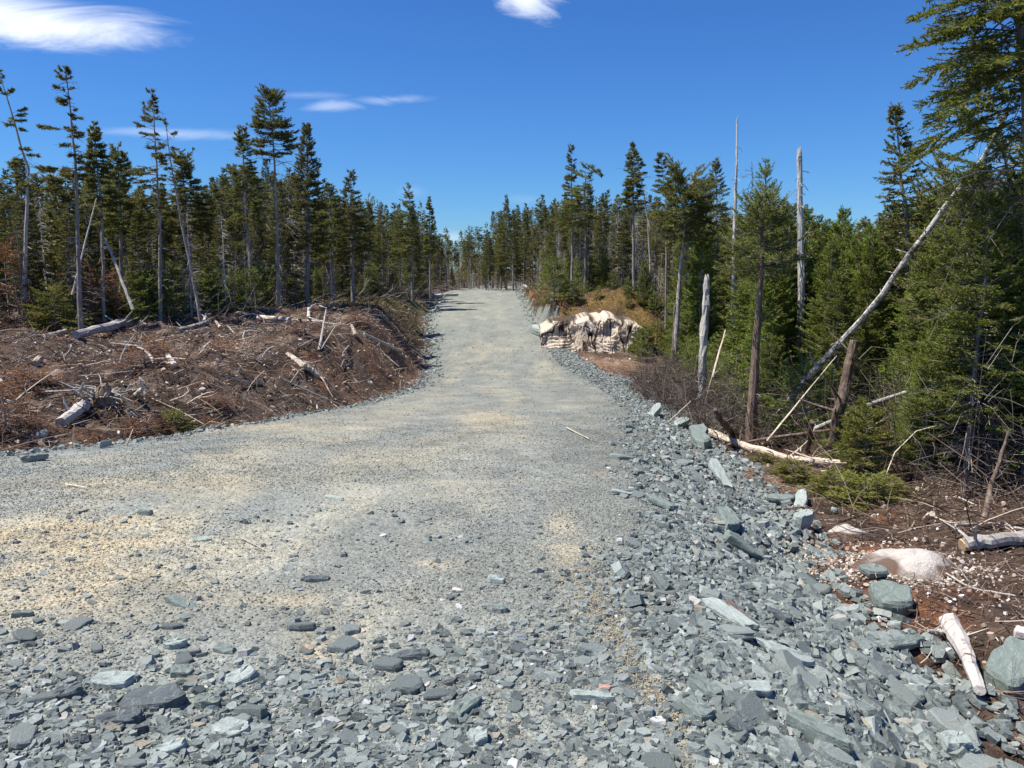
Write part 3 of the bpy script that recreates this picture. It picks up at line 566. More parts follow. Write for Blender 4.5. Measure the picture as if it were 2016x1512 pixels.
# pale rock face
def outcrop():
    p0 = hit(1062, 655); nu, nv = 340, 90; x0, x1 = 1.25, 6.05
    u_ = np.linspace(0, 1, nu); v_ = np.linspace(0, 1, nv); U, Vv = np.meshgrid(u_, v_); U = U.ravel(); Vv = Vv.ravel()
    X = x0 + (x1 - x0) * U; h = 1.85 * np.clip(np.sin(np.pi * (U * .92 + .06)) ** .2, 0, 1) * (1 + .12 * vn(X, X * 0, 1.8, 3) + .06 * vn(X, X * 0, 6, 4))
    zb = -2.5; Yf = 34.15 + .5 * np.sin(U * 5 + .5) * .5
    over_ = np.clip((Vv - .75) / .25, 0, 1)
    Z = zb + (h + .1) * np.minimum(Vv / .8, 1) + over_ * .12
    Y = Yf - .25 * (1 - Vv) + over_ ** 1.2 * 1.8
    vx = X + .28 * fbm(X, Z * .6, 2.2, 3, 15); ridge = lambda f, sd_: 1 - np.clip(np.abs(vn(vx, Z * .22, f, sd_)) / .045, 0, 1)
    blk = np.floor(3.2 * vn(vx, Z * .7, 1.1, 8) * 4) / 12.8 + np.floor(3 * vn(vx + 5, Z, 2.7, 11) * 4) / 30
    Y = Y + .12 * ridge(2.6, 31) + .08 * ridge(5.2, 33) + blk * .8 + fbm(X, Z, 5, 3, 8) * .05
    Z = Z + .25 * vn(X, Y * 0, 2.4, 19) * Vv
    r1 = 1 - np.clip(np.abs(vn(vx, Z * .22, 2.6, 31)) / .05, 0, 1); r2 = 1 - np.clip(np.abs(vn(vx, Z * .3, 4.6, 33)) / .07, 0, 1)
    dm = np.clip(np.maximum(r1 * 1.6, r2 * 1.4 * (vn(X, Z, 1.7, 50) > -.12)) + 3.0 * (fbm(X, Z * .6, 2.4, 4, 52) - .18) + sm((Vv - .74 + .2 * vn(X, Z, 2.2, 54)) / .12) * 1.5, 0, 1)[:, None]  # crack shade painted along the ridge lines, plus soil blotches and soiled top
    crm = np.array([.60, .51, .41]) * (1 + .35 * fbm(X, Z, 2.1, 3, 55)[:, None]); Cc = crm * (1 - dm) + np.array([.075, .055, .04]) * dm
    V = np.c_[X, Y, Z]; i, j = np.meshgrid(np.arange(nu - 1), np.arange(nv - 1)); a = (j * nu + i).ravel(); Fq = np.stack([a, a + 1, a + nu + 1, a + nu], 1)
    # back and ends so that it is a closed mass in the bank
    Vb = V.copy(); Vb[:, 1] = 37.2; n = len(V); Fb = Fq[:, ::-1] + n
    e = []
    for idx in (np.arange(nu), np.arange(nu) + (nv - 1) * nu):
        e.append(np.stack([idx[:-1], idx[:-1] + n, idx[1:] + n, idx[1:]], 1))
    for c_ in (0, nu - 1):
        idx = np.arange(nv) * nu + c_; e.append(np.stack([idx[:-1], idx[:-1] + n, idx[1:] + n, idx[1:]], 1))
    return mk('rock_outcrop', np.concatenate([V, Vb]), [(np.concatenate([Fq, Fb] + e), 0)], [M_SOILED_SHADED], False, np.concatenate([Cc, Cc]))
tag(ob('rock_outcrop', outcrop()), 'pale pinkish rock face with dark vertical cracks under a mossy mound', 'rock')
def dome(u, v, rx, ry, h, seed, label, m=M_WHITE):
    c = hit(u, v); nr, na = 60, 140; r = np.linspace(0, 1, nr)[:, None]; t = np.linspace(0, 2 * np.pi, na, endpoint=False)[None]
    rad = 1 + .22 * vn(np.cos(t) * 2 + 9, np.sin(t) * 2, 1, seed); X = c[0] + rx * r * rad * np.cos(t); Y = c[1] + ry * r * rad * np.sin(t)
    zz = c[2] + h * (1 - r ** 2.2) * .8 + fbm(X, Y, 2.6, 4, seed) * .09 - .10 * r ** 6 + (X - c[0]) * -.05
    zz = np.where(r > .92, np.minimum(zz, terr(X, Y) - .06), zz)
    V = np.stack([X, Y, zz], -1).reshape(-1, 3); i, j = np.meshgrid(np.arange(na), np.arange(nr - 1)); a = (j * na + i).ravel(); b_ = (j * na + (i + 1) % na).ravel()
    Xf, Yf_ = X.ravel(), Y.ravel(); rf2 = (r + 0 * t).ravel(); dm = np.clip(2.8 * fbm(Xf, Yf_, 4, 4, seed + 20) - .1 + sm((rf2 - .62 + .3 * vn(Xf, Yf_, 5, seed)) / .15) * 1.2, 0, 1)[:, None]
    Cc = np.array([.52, .48, .43]) * (1 - dm) + np.array([.15, .10, .075]) * dm
    Vb = V.copy(); Vb[:, 2] = V[:, 2].min() - .02; n = len(V); top = np.stack([a, a + na, b_ + na, b_], 1)
    k = (nr - 1) * na + np.arange(na); k2 = (nr - 1) * na + (np.arange(na) + 1) % na
    return tag(ob('boulder', mk('boulder', np.concatenate([V, Vb]), [(np.concatenate([top, top[:, ::-1] + n, np.stack([k, k + n, k2 + n, k2], 1)]), 0)], [M_SOILED_SHADED], True, np.concatenate([Cc, Cc]))), label, 'rock')
dome(1792, 1112, .46, .36, .13, 3, 'large half buried white and pink rock in the brown soil at the right')
dome(1665, 1048, .30, .2, .07, 5, 'small bleached white rock hump beside the top of the larger white rock')

# ------------------------------------------------------------------ wood litter
def twigs(x, y, L, r, rng, lift=.03, el=.35, bend=.18, sides=3, mi=0, up=None):
    n = len(x); az = rng.uniform(0, 2 * np.pi, n); e = rng.normal(0, el, n) if up is None else up
    d = np.stack([np.cos(az) * np.cos(e), np.sin(az) * np.cos(e), np.sin(e)], 1); p = np.c_[x, y, terr(x, y) + lift]
    s = rng.normal(0, bend, (n, 3)); t = np.array([0, .33, .66, 1.0])[None, :, None]
    P = p[:, None] + d[:, None] * t * L[:, None, None] + s[:, None] * (4 * t * (1 - t)) * L[:, None, None] * .35
    return sticks(P, r[:, None] * np.array([1, .85, .65, .35])[None], sides, mi, cap=True)
g = np.random.default_rng(8); b = B()
lk = lambda x, y: (x < zones(x, y)[0] - .1) & (y < 42) & (y > 5) & (x > -26)
x, y, z = scatter(g, 90000, -24, -2.5, 6, 40, lk); b.add(*twigs(x, y, g.uniform(.05, .35, len(x)), (.0022 + .0035 * g.random(len(x)) ** 2) * (.7 + .035 * y), g))
x, y, z = scatter(g, 11000, -24, -2.5, 6, 42, lk); b.add(*twigs(x, y, g.uniform(.25, .9, len(x)), (.004 + .007 * g.random(len(x)) ** 2) * (.8 + .02 * y), g, .06))
tag(ob('brush_litter', b.mesh('brush_litter', [M_TWIG])), 'brown tangle of broken twigs and roots covering the left bank', 'brush', kind='stuff')
b = B()
x, y, z = scatter(g, 4200, -24, -2.5, 6, 42, lk); lay(b, x, y, z + .05, (.03 + .07 * g.random(len(x)) ** 2.5), g, tilt=.7, flat=(.08, .3), elong=(.2, .6))
x, y, z = scatter(g, 26000, -24, -2.5, 6, 42, lambda x, y: lk(x, y) & (g.random(len(x)) < np.clip(.4 + 2 * fbm(x, y, .6, 3, 99), .05, 1))); lay(b, x, y, z + .04, (.008 + .03 * g.random(len(x)) ** 2.5) * (1 + .03 * y), g, tilt=.8, flat=(.05, .2), elong=(.15, .4))
rk = lambda x, y: (x > zones(x, y)[2] + .1) & (x < 9)
x, y, z = scatter(g, 5000, 2.2, 9, 2.6, 20, rk); lay(b, x, y, z + .01, (.008 + .022 * g.random(len(x)) ** 2.5), g, tilt=.6, flat=(.05, .2), elong=(.15, .4))
tag(ob('wood_chips', b.mesh('wood_chips', [M_CHIP])), 'pale splinters and bark chips scattered over the dark soil', 'wood chips', kind='stuff')
b = B()
x, y, z = scatter(g, 42000, 2.1, 10, 2.6, 34, rk); b.add(*twigs(x, y, g.uniform(.04, .3, len(x)), (.0015 + .003 * g.random(len(x)) ** 2) * (.8 + .03 * y), g, .015, .25))
x, y, z = scatter(g, 3500, 3.2, 10, 6.5, 24, lambda x, y: x > zones(x, y)[2] + .7); b.add(*twigs(x, y, g.uniform(.3, 1.2, len(x)), .003 + .006 * g.random(len(x)) ** 2, g, .08, .45))
tag(ob('forest_litter', b.mesh('forest_litter', [M_TWIG])), 'thin dead twigs and needles strewn on the soil below the embankment', 'litter', kind='stuff')

# ------------------------------------------------------------------ logs and branches
def log(pts, r0, r1, m, label, name='log', sides=10, depth=None, rough=.18, cat='log', stubs=0, lift=.6, cut=None, group=None):
    """pts: pixels (u, v) on the ground, or (u, v, Y) at a distance"""
    r = np.random.default_rng(int(pts[0][0] * 7 + pts[0][1])); P = []
    for p in pts:
        if len(p) == 3: P.append(at(*p))
        else: h_ = hit(*p); h_[2] += max(r0, r1) * lift + (.02 if len(pts) < 4 else .05); P.append(h_)
    P = np.array(P); k = 12; t = np.linspace(0, 1, k); s = np.linspace(0, 1, len(P)); Q = np.stack([np.interp(t, s, P[:, i]) for i in range(3)], 1)
    Q[1:-1] += r.normal(0, .12 * r0, (k - 2, 3)); c0 = Q[0].copy(); Q = Q - c0
    b_ = B(); rad = np.interp(t, [0, 1], [r0, r1]); b_.add(*sticks(Q[None], rad[None], sides, 0, rough, r))
    if stubs:
        i = r.integers(1, k - 1, stubs); d = r.normal(size=(stubs, 3)); d[:, 2] = np.abs(d[:, 2]); d /= np.linalg.norm(d, axis=1, keepdims=True)
        L = r.uniform(2, 7, stubs) * r0; SPn = np.stack([Q[i], Q[i] + d * L[:, None] * .6, Q[i] + d * L[:, None] + r.normal(0, .02, (stubs, 3))], 1); b_.add(*sticks(SPn, np.outer(rad[i], [.3, .22, .08]), 4, 0))
    o = ob(name, b_.mesh(name, [m], False), loc=tuple(c0))
    if cut is not None:
        d = Q[0] - Q[1]; d /= np.linalg.norm(d); e = ob('cut_end', mk('cut_end', *((lambda vf: (vf[0], vf[1]))(sticks(np.array([[Q[0] + d * .002, Q[0] + d * .012]]), np.array([[r0 * .97, r0 * .88]]), sides, 0))), [cut]), o)
        KIDS.setdefault(o.name, []).append(e)
    return tag(o, label, cat, group)
M_CUT, q = mat('fresh_cut_wood'); out(q, q.ramp(q.noise(20, 3, .6, pos(q)), [(.3, (.5, .30, .14)), (.7, (.72, .52, .30))]), .8)
log([(510, 630), (570, 635)], .10, .08, M_PALE, 'thick pale peeled log lying along the top of the left brush', rough=.12)
log([(566, 634), (638, 637)], .06, .04, M_PALE, 'thin end of pale peeled wood right of the thick peeled log')
log([(150, 668), (255, 640)], .10, .16, M_DEAD, 'weathered grey trunk with a broken butt at the far edge of the left brush', stubs=3)
log([(95, 665), (130, 655)], .06, .06, M_DEAD, 'short grey log end left of the weathered trunk')
log([(352, 656), (410, 640)], .09, .07, M_BARK, 'grey brown log half buried in the brush', stubs=3)
log([(402, 636), (406, 618, 26)], .05, .03, M_DEAD, 'short upright forked stub behind the left brush', 'stub', cat='stump', stubs=3)
log([(434, 648), (424, 632, 25)], .05, .03, M_PALE, 'short white splinter standing in the brush left of the peeled log', 'wood_splinter', cat='splinter')
log([(608, 628), (608, 600, 31)], .06, .045, M_DEAD, 'cut stump standing above the thick peeled log', 'stump', cat='stump', cut=M_CUT)
log([(590, 628), (615, 614, 31)], .04, .03, M_PALE, 'pale branch leaning on the standing stump', 'branch', cat='branch')
log([(700, 664), (692, 640, 24)], .07, .04, M_PALE, 'pointed white stub in the right part of the brush', 'stub', cat='stump')
log([(716, 660), (782, 692)], .05, .06, M_DEAD, 'slender grey log sloping down the bank', rough=.1)
log([(565, 702), (600, 728)], .05, .09, M_PALE, 'flat pale broken plank of wood in mid bank', 'broken_wood', sides=6)
log([(596, 722), (636, 752)], .09, .04, M_PALE, 'splintered pale slab of wood below the flat plank', 'broken_wood', sides=6)
log([(628, 692), (642, 610, 22)], .035, .02, M_DEAD, 'grey stick standing upright from the brush', 'branch', cat='branch')
log([(632, 690), (660, 642, 21.5)], .015, .01, M_DEAD, 'thin stick crossing the upright one', 'branch', cat='branch')
log([(120, 842), (168, 806)], .075, .09, M_DEAD, 'short thick weathered log in front of the root wad', stubs=2)
log([(250, 815), (285, 835)], .05, .04, M_BARK, 'barky piece of wood right of the root wad', stubs=3)
log([(166, 790), (158, 770, 12), (164, 754, 11.9)], .035, .015, M_DEAD, 'curved grey root standing left of the root wad', 'root', cat='root')
log([(268, 782), (282, 765, 12.2), (277, 748, 12.1)], .045, .015, M_DEAD, 'hooked pale root right of the root wad', 'root', cat='root')
log([(330, 705), (345, 725)], .06, .05, M_WHITE, 'white broken branch piece among rusty needles', 'broken_wood', sides=6)
log([(70, 722), (78, 712)], .07, .07, M_PALE, 'short pale log end at the upper left', sides=8)
log([(270, 812), (330, 812)], .012, .008, M_PALE, 'pale thin branch lying flat right of the root wad', 'branch', cat='branch')
log([(376, 808), (425, 786)], .01, .006, M_DEAD, 'thin straight stick near the road on the left', 'branch', cat='branch')
log([(540, 765), (590, 800)], .012, .007, M_DEAD, 'thin pale stick pointing to the road', 'branch', cat='branch')
log([(230, 720), (185, 690), (150, 700)], .012, .006, M_DEAD, 'thin curved stick far on the left bank', 'branch', cat='branch')
log([(250, 880), (262, 845, 9.8)], .012, .006, M_PALE, 'pale stick poking up beside the rusty bough', 'branch', cat='branch')
log([(142, 885), (146, 838, 9.3)], .008, .005, M_PALE, 'thin upright stick close to the left road edge', 'branch', cat='branch')
log([(20, 850), (90, 878)], .01, .006, M_DEAD, 'thin bowed stick at the lower left brush', 'branch', cat='branch')
log([(635, 660), (560, 700), (480, 690)], .014, .007, M_DEAD, 'long bent stick across the middle of the bank', 'branch', cat='branch')
for k_ in range(90):   # loose branches on the left bank
    y_ = g.uniform(9, 34); x_ = float(tb(T_XL, y_)) - .8 - g.uniform(0, 8); a_ = g.uniform(0, 6.3); L_ = g.uniform(.4, 1.6)
    if abs(x_) > .66 * y_: continue
    P_ = np.array([[x_, y_, gz(x_, y_) + .03], [x_ + math.cos(a_) * L_ * .5, y_ + math.sin(a_) * L_ * .5, 0], [x_ + math.cos(a_) * L_, y_ + math.sin(a_) * L_, 0]])
    P_[1, 2] = gz(*P_[1, :2]) + .1; P_[2, 2] = gz(*P_[2, :2]) + .04 + .3 * g.random() ** 2; c0 = P_[0].copy()
    nm, mm_ = (('branch', M_DEAD), ('branch', M_PALE), ('branch', M_BARK))[k_ % 3]
    V_, F_ = sticks((P_ - c0)[None], np.array([[1, .9, .5]]) * g.uniform(.008, .03), 6, 0, .2, g)
    tag(ob(nm, mk(nm, V_, F_, [mm_]), loc=tuple(c0)), ('weathered grey branch lying in the left brush', 'pale peeled branch lying in the left brush', 'brown barky branch lying in the left brush')[k_ % 3], 'branch', ('grey branches', 'peeled branches', 'barky branches')[k_ % 3] + ' strewn on the left bank')
# root wad
for k_ in range(26):
    y_ = g.uniform(9, 30); x_ = float(tb(T_XL, y_)) - .6 - g.uniform(0, 9)
    if abs(x_) > .66 * y_: continue
    a_ = g.uniform(0, 6.3); L_ = g.uniform(.25, .7); n_ = 6; t_ = np.linspace(0, 1, n_); P_ = np.c_[np.cos(a_ + t_ * g.normal(0, 1.4)) * t_ * L_, np.sin(a_ + t_ * g.normal(0, 1.4)) * t_ * L_, np.sin(t_ * g.uniform(1.5, 3)) * L_ * .5]
    V_, F_ = sticks(P_[None], (np.linspace(1, .25, n_) * g.uniform(.02, .05))[None], 7, 0, .4, g)
    tag(ob('root', mk('root', V_, F_, [M_DEAD]), loc=(x_, y_, gz(x_, y_) - .02)), 'gnarled grey root end poking out of the left brush', 'root', 'gnarled roots in the left brush')
def root_wad():
    c = hit(208, 800); r = np.random.default_rng(4); o = tag(ob('root_wad', None, loc=tuple(c)), 'uprooted stump with spreading roots on the left bank', 'root wad')
    V, Fs = sticks(np.array([[[0, .1, -.05], [-.02, 0, .12], [0, -.05, .26], [.02, -.08, .36]]]), np.array([[.17, .16, .12, .05]]), 12, 0, .5, r); st_ = ob('stump', mk('stump', V, Fs, [M_BARKB]), o)
    n = 34; az = r.uniform(0, 6.28, n); L = r.uniform(.25, .7, n); b_ = B(); t = np.array([0, .3, .65, 1])
    P = np.zeros((n, 4, 3)); P[..., 0] = np.cos(az)[:, None] * t * L[:, None]; P[..., 1] = np.sin(az)[:, None] * t * L[:, None] * .6; P[..., 2] = .15 + (r.uniform(-.1, .5, n)[:, None]) * t * L[:, None] + r.normal(0, .03, (n, 4)); P[:, 1:] += r.normal(0, .04, (n, 3, 3))
    b_.add(*sticks(P, np.outer(r.uniform(.012, .03, n), [1, .8, .5, .15]), 5, 0)); r_ = ob('roots', b_.mesh('roots', [M_DEAD]), o)
root_wad()
# right side
log([(1508, 852), (1600, 735, 13.3), (1720, 600, 12.6), (1800, 490, 12.2), (1893, 366, 11.8)], .054, .038, M_MOT, 'long pale dead trunk leaning to the right through the firs', 'leaning_snag', cat='dead tree', stubs=14)
log([(1890, 372, 11.7), (1940, 305, 11.3), (1985, 215, 11)], .042, .025, M_MOT, 'upper broken part of the leaning dead trunk among the high boughs', 'broken_snag', cat='dead tree', stubs=12)
log([(1510, 868, 12.6), (1648, 700, 12.9)], .018, .008, M_PALE, 'thin freshly split pole leaning beside the long dead trunk', 'pole', cat='branch')
log([(1635, 905), (1655, 800, 11.4), (1682, 670, 11.6)], .095, .06, M_BARKB, 'brown barked broken trunk tilted right in front of the firs', 'broken_snag', cat='dead tree', stubs=8, cut=M_CUT)
log([(1395, 860), (1470, 890), (1560, 915), (1680, 925)], .07, .04, M_PALE, 'long splintered pale log lying at the edge of the brush', stubs=8)
log([(1432, 880), (1530, 860, 12.6), (1640, 845, 11.6)], .025, .018, M_BARKB, 'thin brown pole lying horizontally in front of the leaning trunk', 'pole', cat='branch', stubs=4)
log([(1595, 850, 12.2), (1680, 808, 12), (1790, 770, 11.7)], .035, .028, M_DEAD, 'pale thin log propped behind the tilted brown trunk', stubs=4)
log([(1590, 895), (1598, 830, 11.6)], .04, .035, M_BARKB, 'short reddish broken stem left of the tilted brown trunk', 'stub', cat='stump')
log([(1448, 862), (1422, 832, 12.8), (1408, 806, 12.7)], .08, .03, M_BARKB, 'jagged torn stump with orange wood beside the road', 'stump', cat='stump', stubs=4)
log([(1310, 850, 15), (1370, 870)], .02, .015, M_PALE, 'bent pale branch by the pointed boulder', 'branch', cat='branch')
log([(1895, 1090), (1960, 1082), (2040, 1072)], .055, .06, M_DEAD, 'fresh sawn log with bark at the right edge', cut=M_CUT, rough=.12, stubs=3, lift=.9)
log([(1925, 1405), (1895, 1320), (1868, 1262)], .025, .06, M_WHITE, 'bleached white root lying on the slate at the lower right', 'bleached_root', cat='root', sides=9, rough=.25, lift=1.6)
log([(1868, 1262), (1845, 1262), (1826, 1258)], .035, .008, M_DEAD, 'grey splintered stub at the head of the bleached root', 'root', cat='root', stubs=6, lift=.9)
log([(1935, 1040), (1950, 960, 7.2), (1985, 850, 7.3)], .03, .012, M_BARKB, 'thin leaning sapling trunk at the right edge', 'sapling', cat='dead tree', stubs=10)
log([(1315, 835), (1360, 790, 15.2)], .015, .01, M_PALE, 'leaning pale stick by the streaked block', 'branch', cat='branch')
log([(1383, 830), (1400, 750, 15), (1428, 650, 15.5)], .03, .012, M_PALE, 'slender bare yellowish stem standing before the firs', 'dead_sapling', cat='dead tree', stubs=8)
log([(1820, 1030), (1835, 1012, 7.2)], .03, .03, M_PALE, 'white splintered wood chunk at the forest edge', 'wood_splinter', cat='splinter', sides=5)
log([(1880, 1040), (1960, 1036), (2030, 1050)], .014, .008, M_DEAD, 'thin grey branch above the sawn log', 'branch', cat='branch')
log([(1830, 1115), (1910, 1165), (2000, 1180)], .008, .005, M_DEAD, 'thin whitish branch below the sawn log', 'branch', cat='branch')
log([(475, 1065), (520, 1088)], .004, .003, M_PALE, 'dry straw coloured twig lying on the gravel', 'twig', cat='twig', sides=4)
log([(130, 958), (172, 965)], .006, .004, M_PALE, 'small pale stick lying on the gravel at the left', 'twig', cat='twig', sides=4)
log([(1115, 845), (1160, 868)], .012, .008, M_PALE, 'pale stick on the road beside the tan spot', 'twig', cat='twig', sides=5)

# ------------------------------------------------------------------ conifers
def conifer(seed, H, r0, crown0, rad, nb=120, nt=12, nn=12, nl=.07, nw=.016, path=None, flag=0, faz=math.pi, dead=40, prof=.8, droop=.25, upt=.2, nm=M_SPR, bm=M_BARK, fill=.9, top=1.0, tw=.42, deadL=.5, patch=.35, bsz=1.0, tint_dead=None, live0=.15, tip=0):
    """returns parts {name: mesh}; path in local metres"""
    r = np.random.default_rng(seed); k = 14; t = np.linspace(0, 1, k)
    if path is None:
        tr = np.zeros((k, 3)); tr[:, 2] = t * H; tr[:, 0] = np.cumsum(r.normal(0, .012 * H / 9, k)); tr[:, 1] = np.cumsum(r.normal(0, .012 * H / 9, k)); tr[0] = 0
    else:
        path = np.asarray(path, float); s = np.r_[0, np.cumsum(np.linalg.norm(np.diff(path, axis=0), axis=1))]; s /= s[-1]; tr = np.stack([np.interp(t, s, path[:, i]) for i in range(3)], 1)
    rt = r0 * (1 - t) ** .85 + .006 if not tip else r0 * (1 - (1 - tip) * t)
    tr2 = tr.copy(); tr2[0, 2] -= .25
    if tip:
        tr[1:-1] += r.normal(0, r0 * .05, (k - 2, 3)) * [1, 1, 0]; tr[:, :2] += np.sin(t * 5 + seed)[:, None] * r0 * .3 - math.sin(seed) * r0 * .3; rt = rt * (1 + r.normal(0, .08, k))
    else: tr[1:-1] += r.normal(0, .012 * H / 9, (k - 2, 3)) * [1, 1, 0]
    tr2 = tr.copy(); tr2[0, 2] -= .25
    parts = {}; TB = B().add(*sticks(tr2[None], rt[None], 10, 0, .42 if tip else .12, r)); c = None
    if tip:
        m = 9; a_ = r.uniform(0, 6.28, m); o1 = np.stack([np.cos(a_), np.sin(a_), 0 * a_], 1) * rt[-1] * .6; hh = r.uniform(.05, .5, m) * r0 * 5
        TB.add(*sticks(np.stack([tr[-1] + o1 - [0, 0, .1], tr[-1] + o1 * .9 + np.c_[0 * hh, 0 * hh, hh * .5], tr[-1] + o1 * .8 + np.c_[0 * hh, 0 * hh, hh]], 1), np.outer(np.full(m, rt[-1] * .42), [1, .7, .1]), 4, 0))
    P = lambda tt: np.stack([np.interp(tt, t, tr[:, i]) for i in range(3)], 1)
    if nb:
        tt = crown0 + (1 - crown0) * (np.sort(r.random(nb)) ** .95) * .985; rel = (tt - crown0) / (1 - crown0)
        az = np.arange(nb) * 2.4 + r.normal(0, .5, nb)
        L = rad * ((1 - rel) ** prof * np.clip(.45 + rel * 4, 0, 1) * r.uniform(.6, 1.2, nb) + .06)
        L *= 1 + flag * np.cos(az - faz); L = np.maximum(L, .08)
        kp = r.random(nb) < np.clip(fill + patch * np.sin(tt * 37 + az * 1.0 + seed), .1, 1); tt, rel, az, L = tt[kp], rel[kp], az[kp], L[kp]; nb = len(tt)
        b0 = P(tt); el = np.interp(rel, [0, .5, 1], [-.15, .1, .9]) + r.normal(0, .12, nb)
        hd = np.stack([np.cos(az), np.sin(az), np.zeros(nb)], 1); side = np.stack([-np.sin(az), np.cos(az), np.zeros(nb)], 1)
        bp = lambda i, s: b0[i] + hd[i] * (L[i] * s)[:, None] + np.array([[0, 0, 1.]]) * (L[i] * (np.tan(el[i]) * s - droop * s ** 2 + upt * s ** 3))[:, None]
        I = np.arange(nb); Pb = np.stack([bp(I, np.full(nb, s)) for s in (0, .3, .6, 1)], 1)
        c = B(); c.add(*sticks(Pb, np.outer(np.clip(L * .014, .003, .03), [1, .75, .5, .2]) * bsz, 4, 0, cap=False))
        ntw = np.clip((nt * L / rad * 1.2).astype(int), 4, None); i = np.repeat(I, ntw); m = len(i)
        lv = live0 + .35 * r.random(nb) * (1 - rel); s = lv[i] + (1 - lv[i]) * r.random(m); sg = np.where(r.random(m) < .5, -1, 1)
        tl = (tw * L[i] * (1.08 - s) + .05 * rad + .03) * r.uniform(.6, 1.2, m)
        sl_ = (np.tan(el[i]) - 2 * droop * s + 3 * upt * s ** 2)
        td = hd[i] * .65 + side[i] * sg[:, None] * .8 + np.array([[0, 0, 1.]]) * (sl_ * .6 + r.normal(0, .18, m))[:, None]; td /= np.linalg.norm(td, axis=1, keepdims=True)
        t0 = bp(i, s); c.add(*sticks(np.stack([t0, t0 + td * tl[:, None]], 1), np.full((m, 2), .0035) * bsz, 3, 0, cap=False))
        # needles on twigs and on the branch tips
        nn_ = np.clip((nn * tl / (tw * rad * .5)).astype(int), 3, nn * 2); j = np.repeat(np.arange(m), nn_); q_ = len(j); u = r.random(q_) ** .85
        rv = r.normal(size=(q_, 3)); rv[:, 2] *= .75
        c.add(*cards(t0[j] + td[j] * (tl[j] * u)[:, None], td[j] * .85 + rv * .48, nl * r.uniform(.6, 1.2, q_), nw * r.uniform(.7, 1.3, q_), r, 1))
        j = np.repeat(I, nn * 2); u = .45 + .6 * r.random(len(j)); rv = r.normal(size=(len(j), 3))
        c.add(*cards(bp(j, u), hd[j] * .8 + rv * .5, nl * r.uniform(.6, 1.2, len(j)), nw * r.uniform(.7, 1.3, len(j)), r, 1))
        # leader
        nL = 40; zz = r.uniform(.94, 1, nL); c.add(*cards(P(zz), np.array([[0, 0, .9]]) + r.normal(0, .5, (nL, 3)), nl, nw, r, 1))
    if dead:
        tt = r.uniform(.08, (.95 if dead >= 50 and H > 6.5 and path is None or dead >= 60 and H < 11 and path is not None else max(crown0 + .15, .3)) if nb else .97, dead); az = r.uniform(0, 6.28, dead); L = deadL * r.uniform(.3, 1.2, dead) * (1 - .4 * tt)
        b0 = P(tt); hd = np.stack([np.cos(az), np.sin(az), r.normal(-.12, .25, dead)], 1); e = b0 + hd * L[:, None]; e[:, 2] -= L * .15
        mid = b0 + hd * L[:, None] * .5; mid[:, 2] += L * .04
        dst = TB if c is None else c; dst.add(*sticks(np.stack([b0, mid, e], 1), np.outer(.006 + .008 * r.random(dead), [1, .7, .25]), 3, 2, cap=False))
        j = np.repeat(np.arange(dead), 4); s = r.uniform(.3, .95, len(j)); p = b0[j] * (1 - s)[:, None] + e[j] * s[:, None]; d = hd[j] * .5 + r.normal(0, .5, (len(j), 3))
        dst.add(*sticks(np.stack([p, p + d * (L[j] * .35)[:, None]], 1), np.full((len(j), 2), .003), 3, 2, cap=False))
    ms = [bm, nm, tint_dead or (M_TWIGG if nb else bm)]; parts['trunk'] = TB.mesh('trunk', ms)
    if c: parts['crown'] = c.mesh('crown', [M_TWIGG, nm, M_TWIGG])
    return parts
def tree_obj(parts, name, loc, label, cat, group=None, sc=1.0, rz=0.0):
    o = ob(name, None, loc=loc, rot=(0, 0, rz), sc=sc); tag(o, label, cat, group); KIDS[o.name] = [ob(k, m, o) for k, m in parts.items()]; return o
used = {}
def place(parts, key, name, loc, label, cat, group, sc, rz):
    if key not in used: used[key] = tree_obj(parts, name, loc, label, cat, group, sc, rz); return used[key]
    o = copy_tree(used[key]); o.location = loc; o.scale = sc if hasattr(sc, '__len__') else (sc,) * 3; o.rotation_euler = (0, 0, rz); tag(o, label, cat, group); return o
def ptree(seed, pts, Y, r0, label, name='spruce', cat='spruce', **k):
    """a tree whose trunk passes through the given pixels (top last) at distance Y"""
    W_ = np.array([at(u, v, Y) for u, v in pts]); W_[0, 2] = gz(W_[0, 0], Y); c = W_[0].copy(); W_ -= c
    return tree_obj(conifer(seed, W_[-1, 2], r0, path=W_, **k), name, tuple(c), label, cat)

SPL = dict(nb=130, nt=18, nn=18, nl=.095, nw=.024, fill=.85, live0=.2)
ptree(1, [(50, 640), (48, 560), (56, 330), (28, 240), (-8, 130)], 24, .07, 'pale thin tree with a bent top leaning out of the frame at the far left', crown0=.55, rad=.6, dead=50, bm=M_DEAD, nm=M_SPR, **{**SPL, 'nb': 60, 'fill': .6})
ptree(2, [(158, 655), (155, 520), (148, 300), (128, 132)], 22, .065, 'tallest spruce at the left with boughs swept to the left', crown0=.55, patch=.6, rad=.62, flag=.8, faz=math.pi, dead=70, **{**SPL, 'nb': 75, 'fill': .7})
ptree(3, [(203, 620), (200, 420), (184, 245)], 25, .055, 'narrow spruce with a bushy pointed top right of the tallest left spruce', crown0=.55, rad=.6, dead=60, **SPL)
ptree(4, [(316, 640), (314, 430), (300, 178)], 26, .06, 'wind shaped spruce with ragged tufts leaning left', crown0=.5, patch=.6, rad=.75, flag=.7, faz=math.pi, dead=70, **{**SPL, 'nb': 70, 'fill': .6})
ptree(5, [(398, 640), (350, 400), (338, 330), (325, 232)], 25, .045, 'nearly bare thin tree with a crooked top', crown0=.75, rad=.5, dead=80, **{**SPL, 'nb': 26, 'fill': .5})
ptree(6, [(378, 620), (372, 450), (355, 305)], 28, .07, 'round topped spruce right of the crooked bare tree', crown0=.5, rad=.85, dead=50, prof=.5, **SPL)
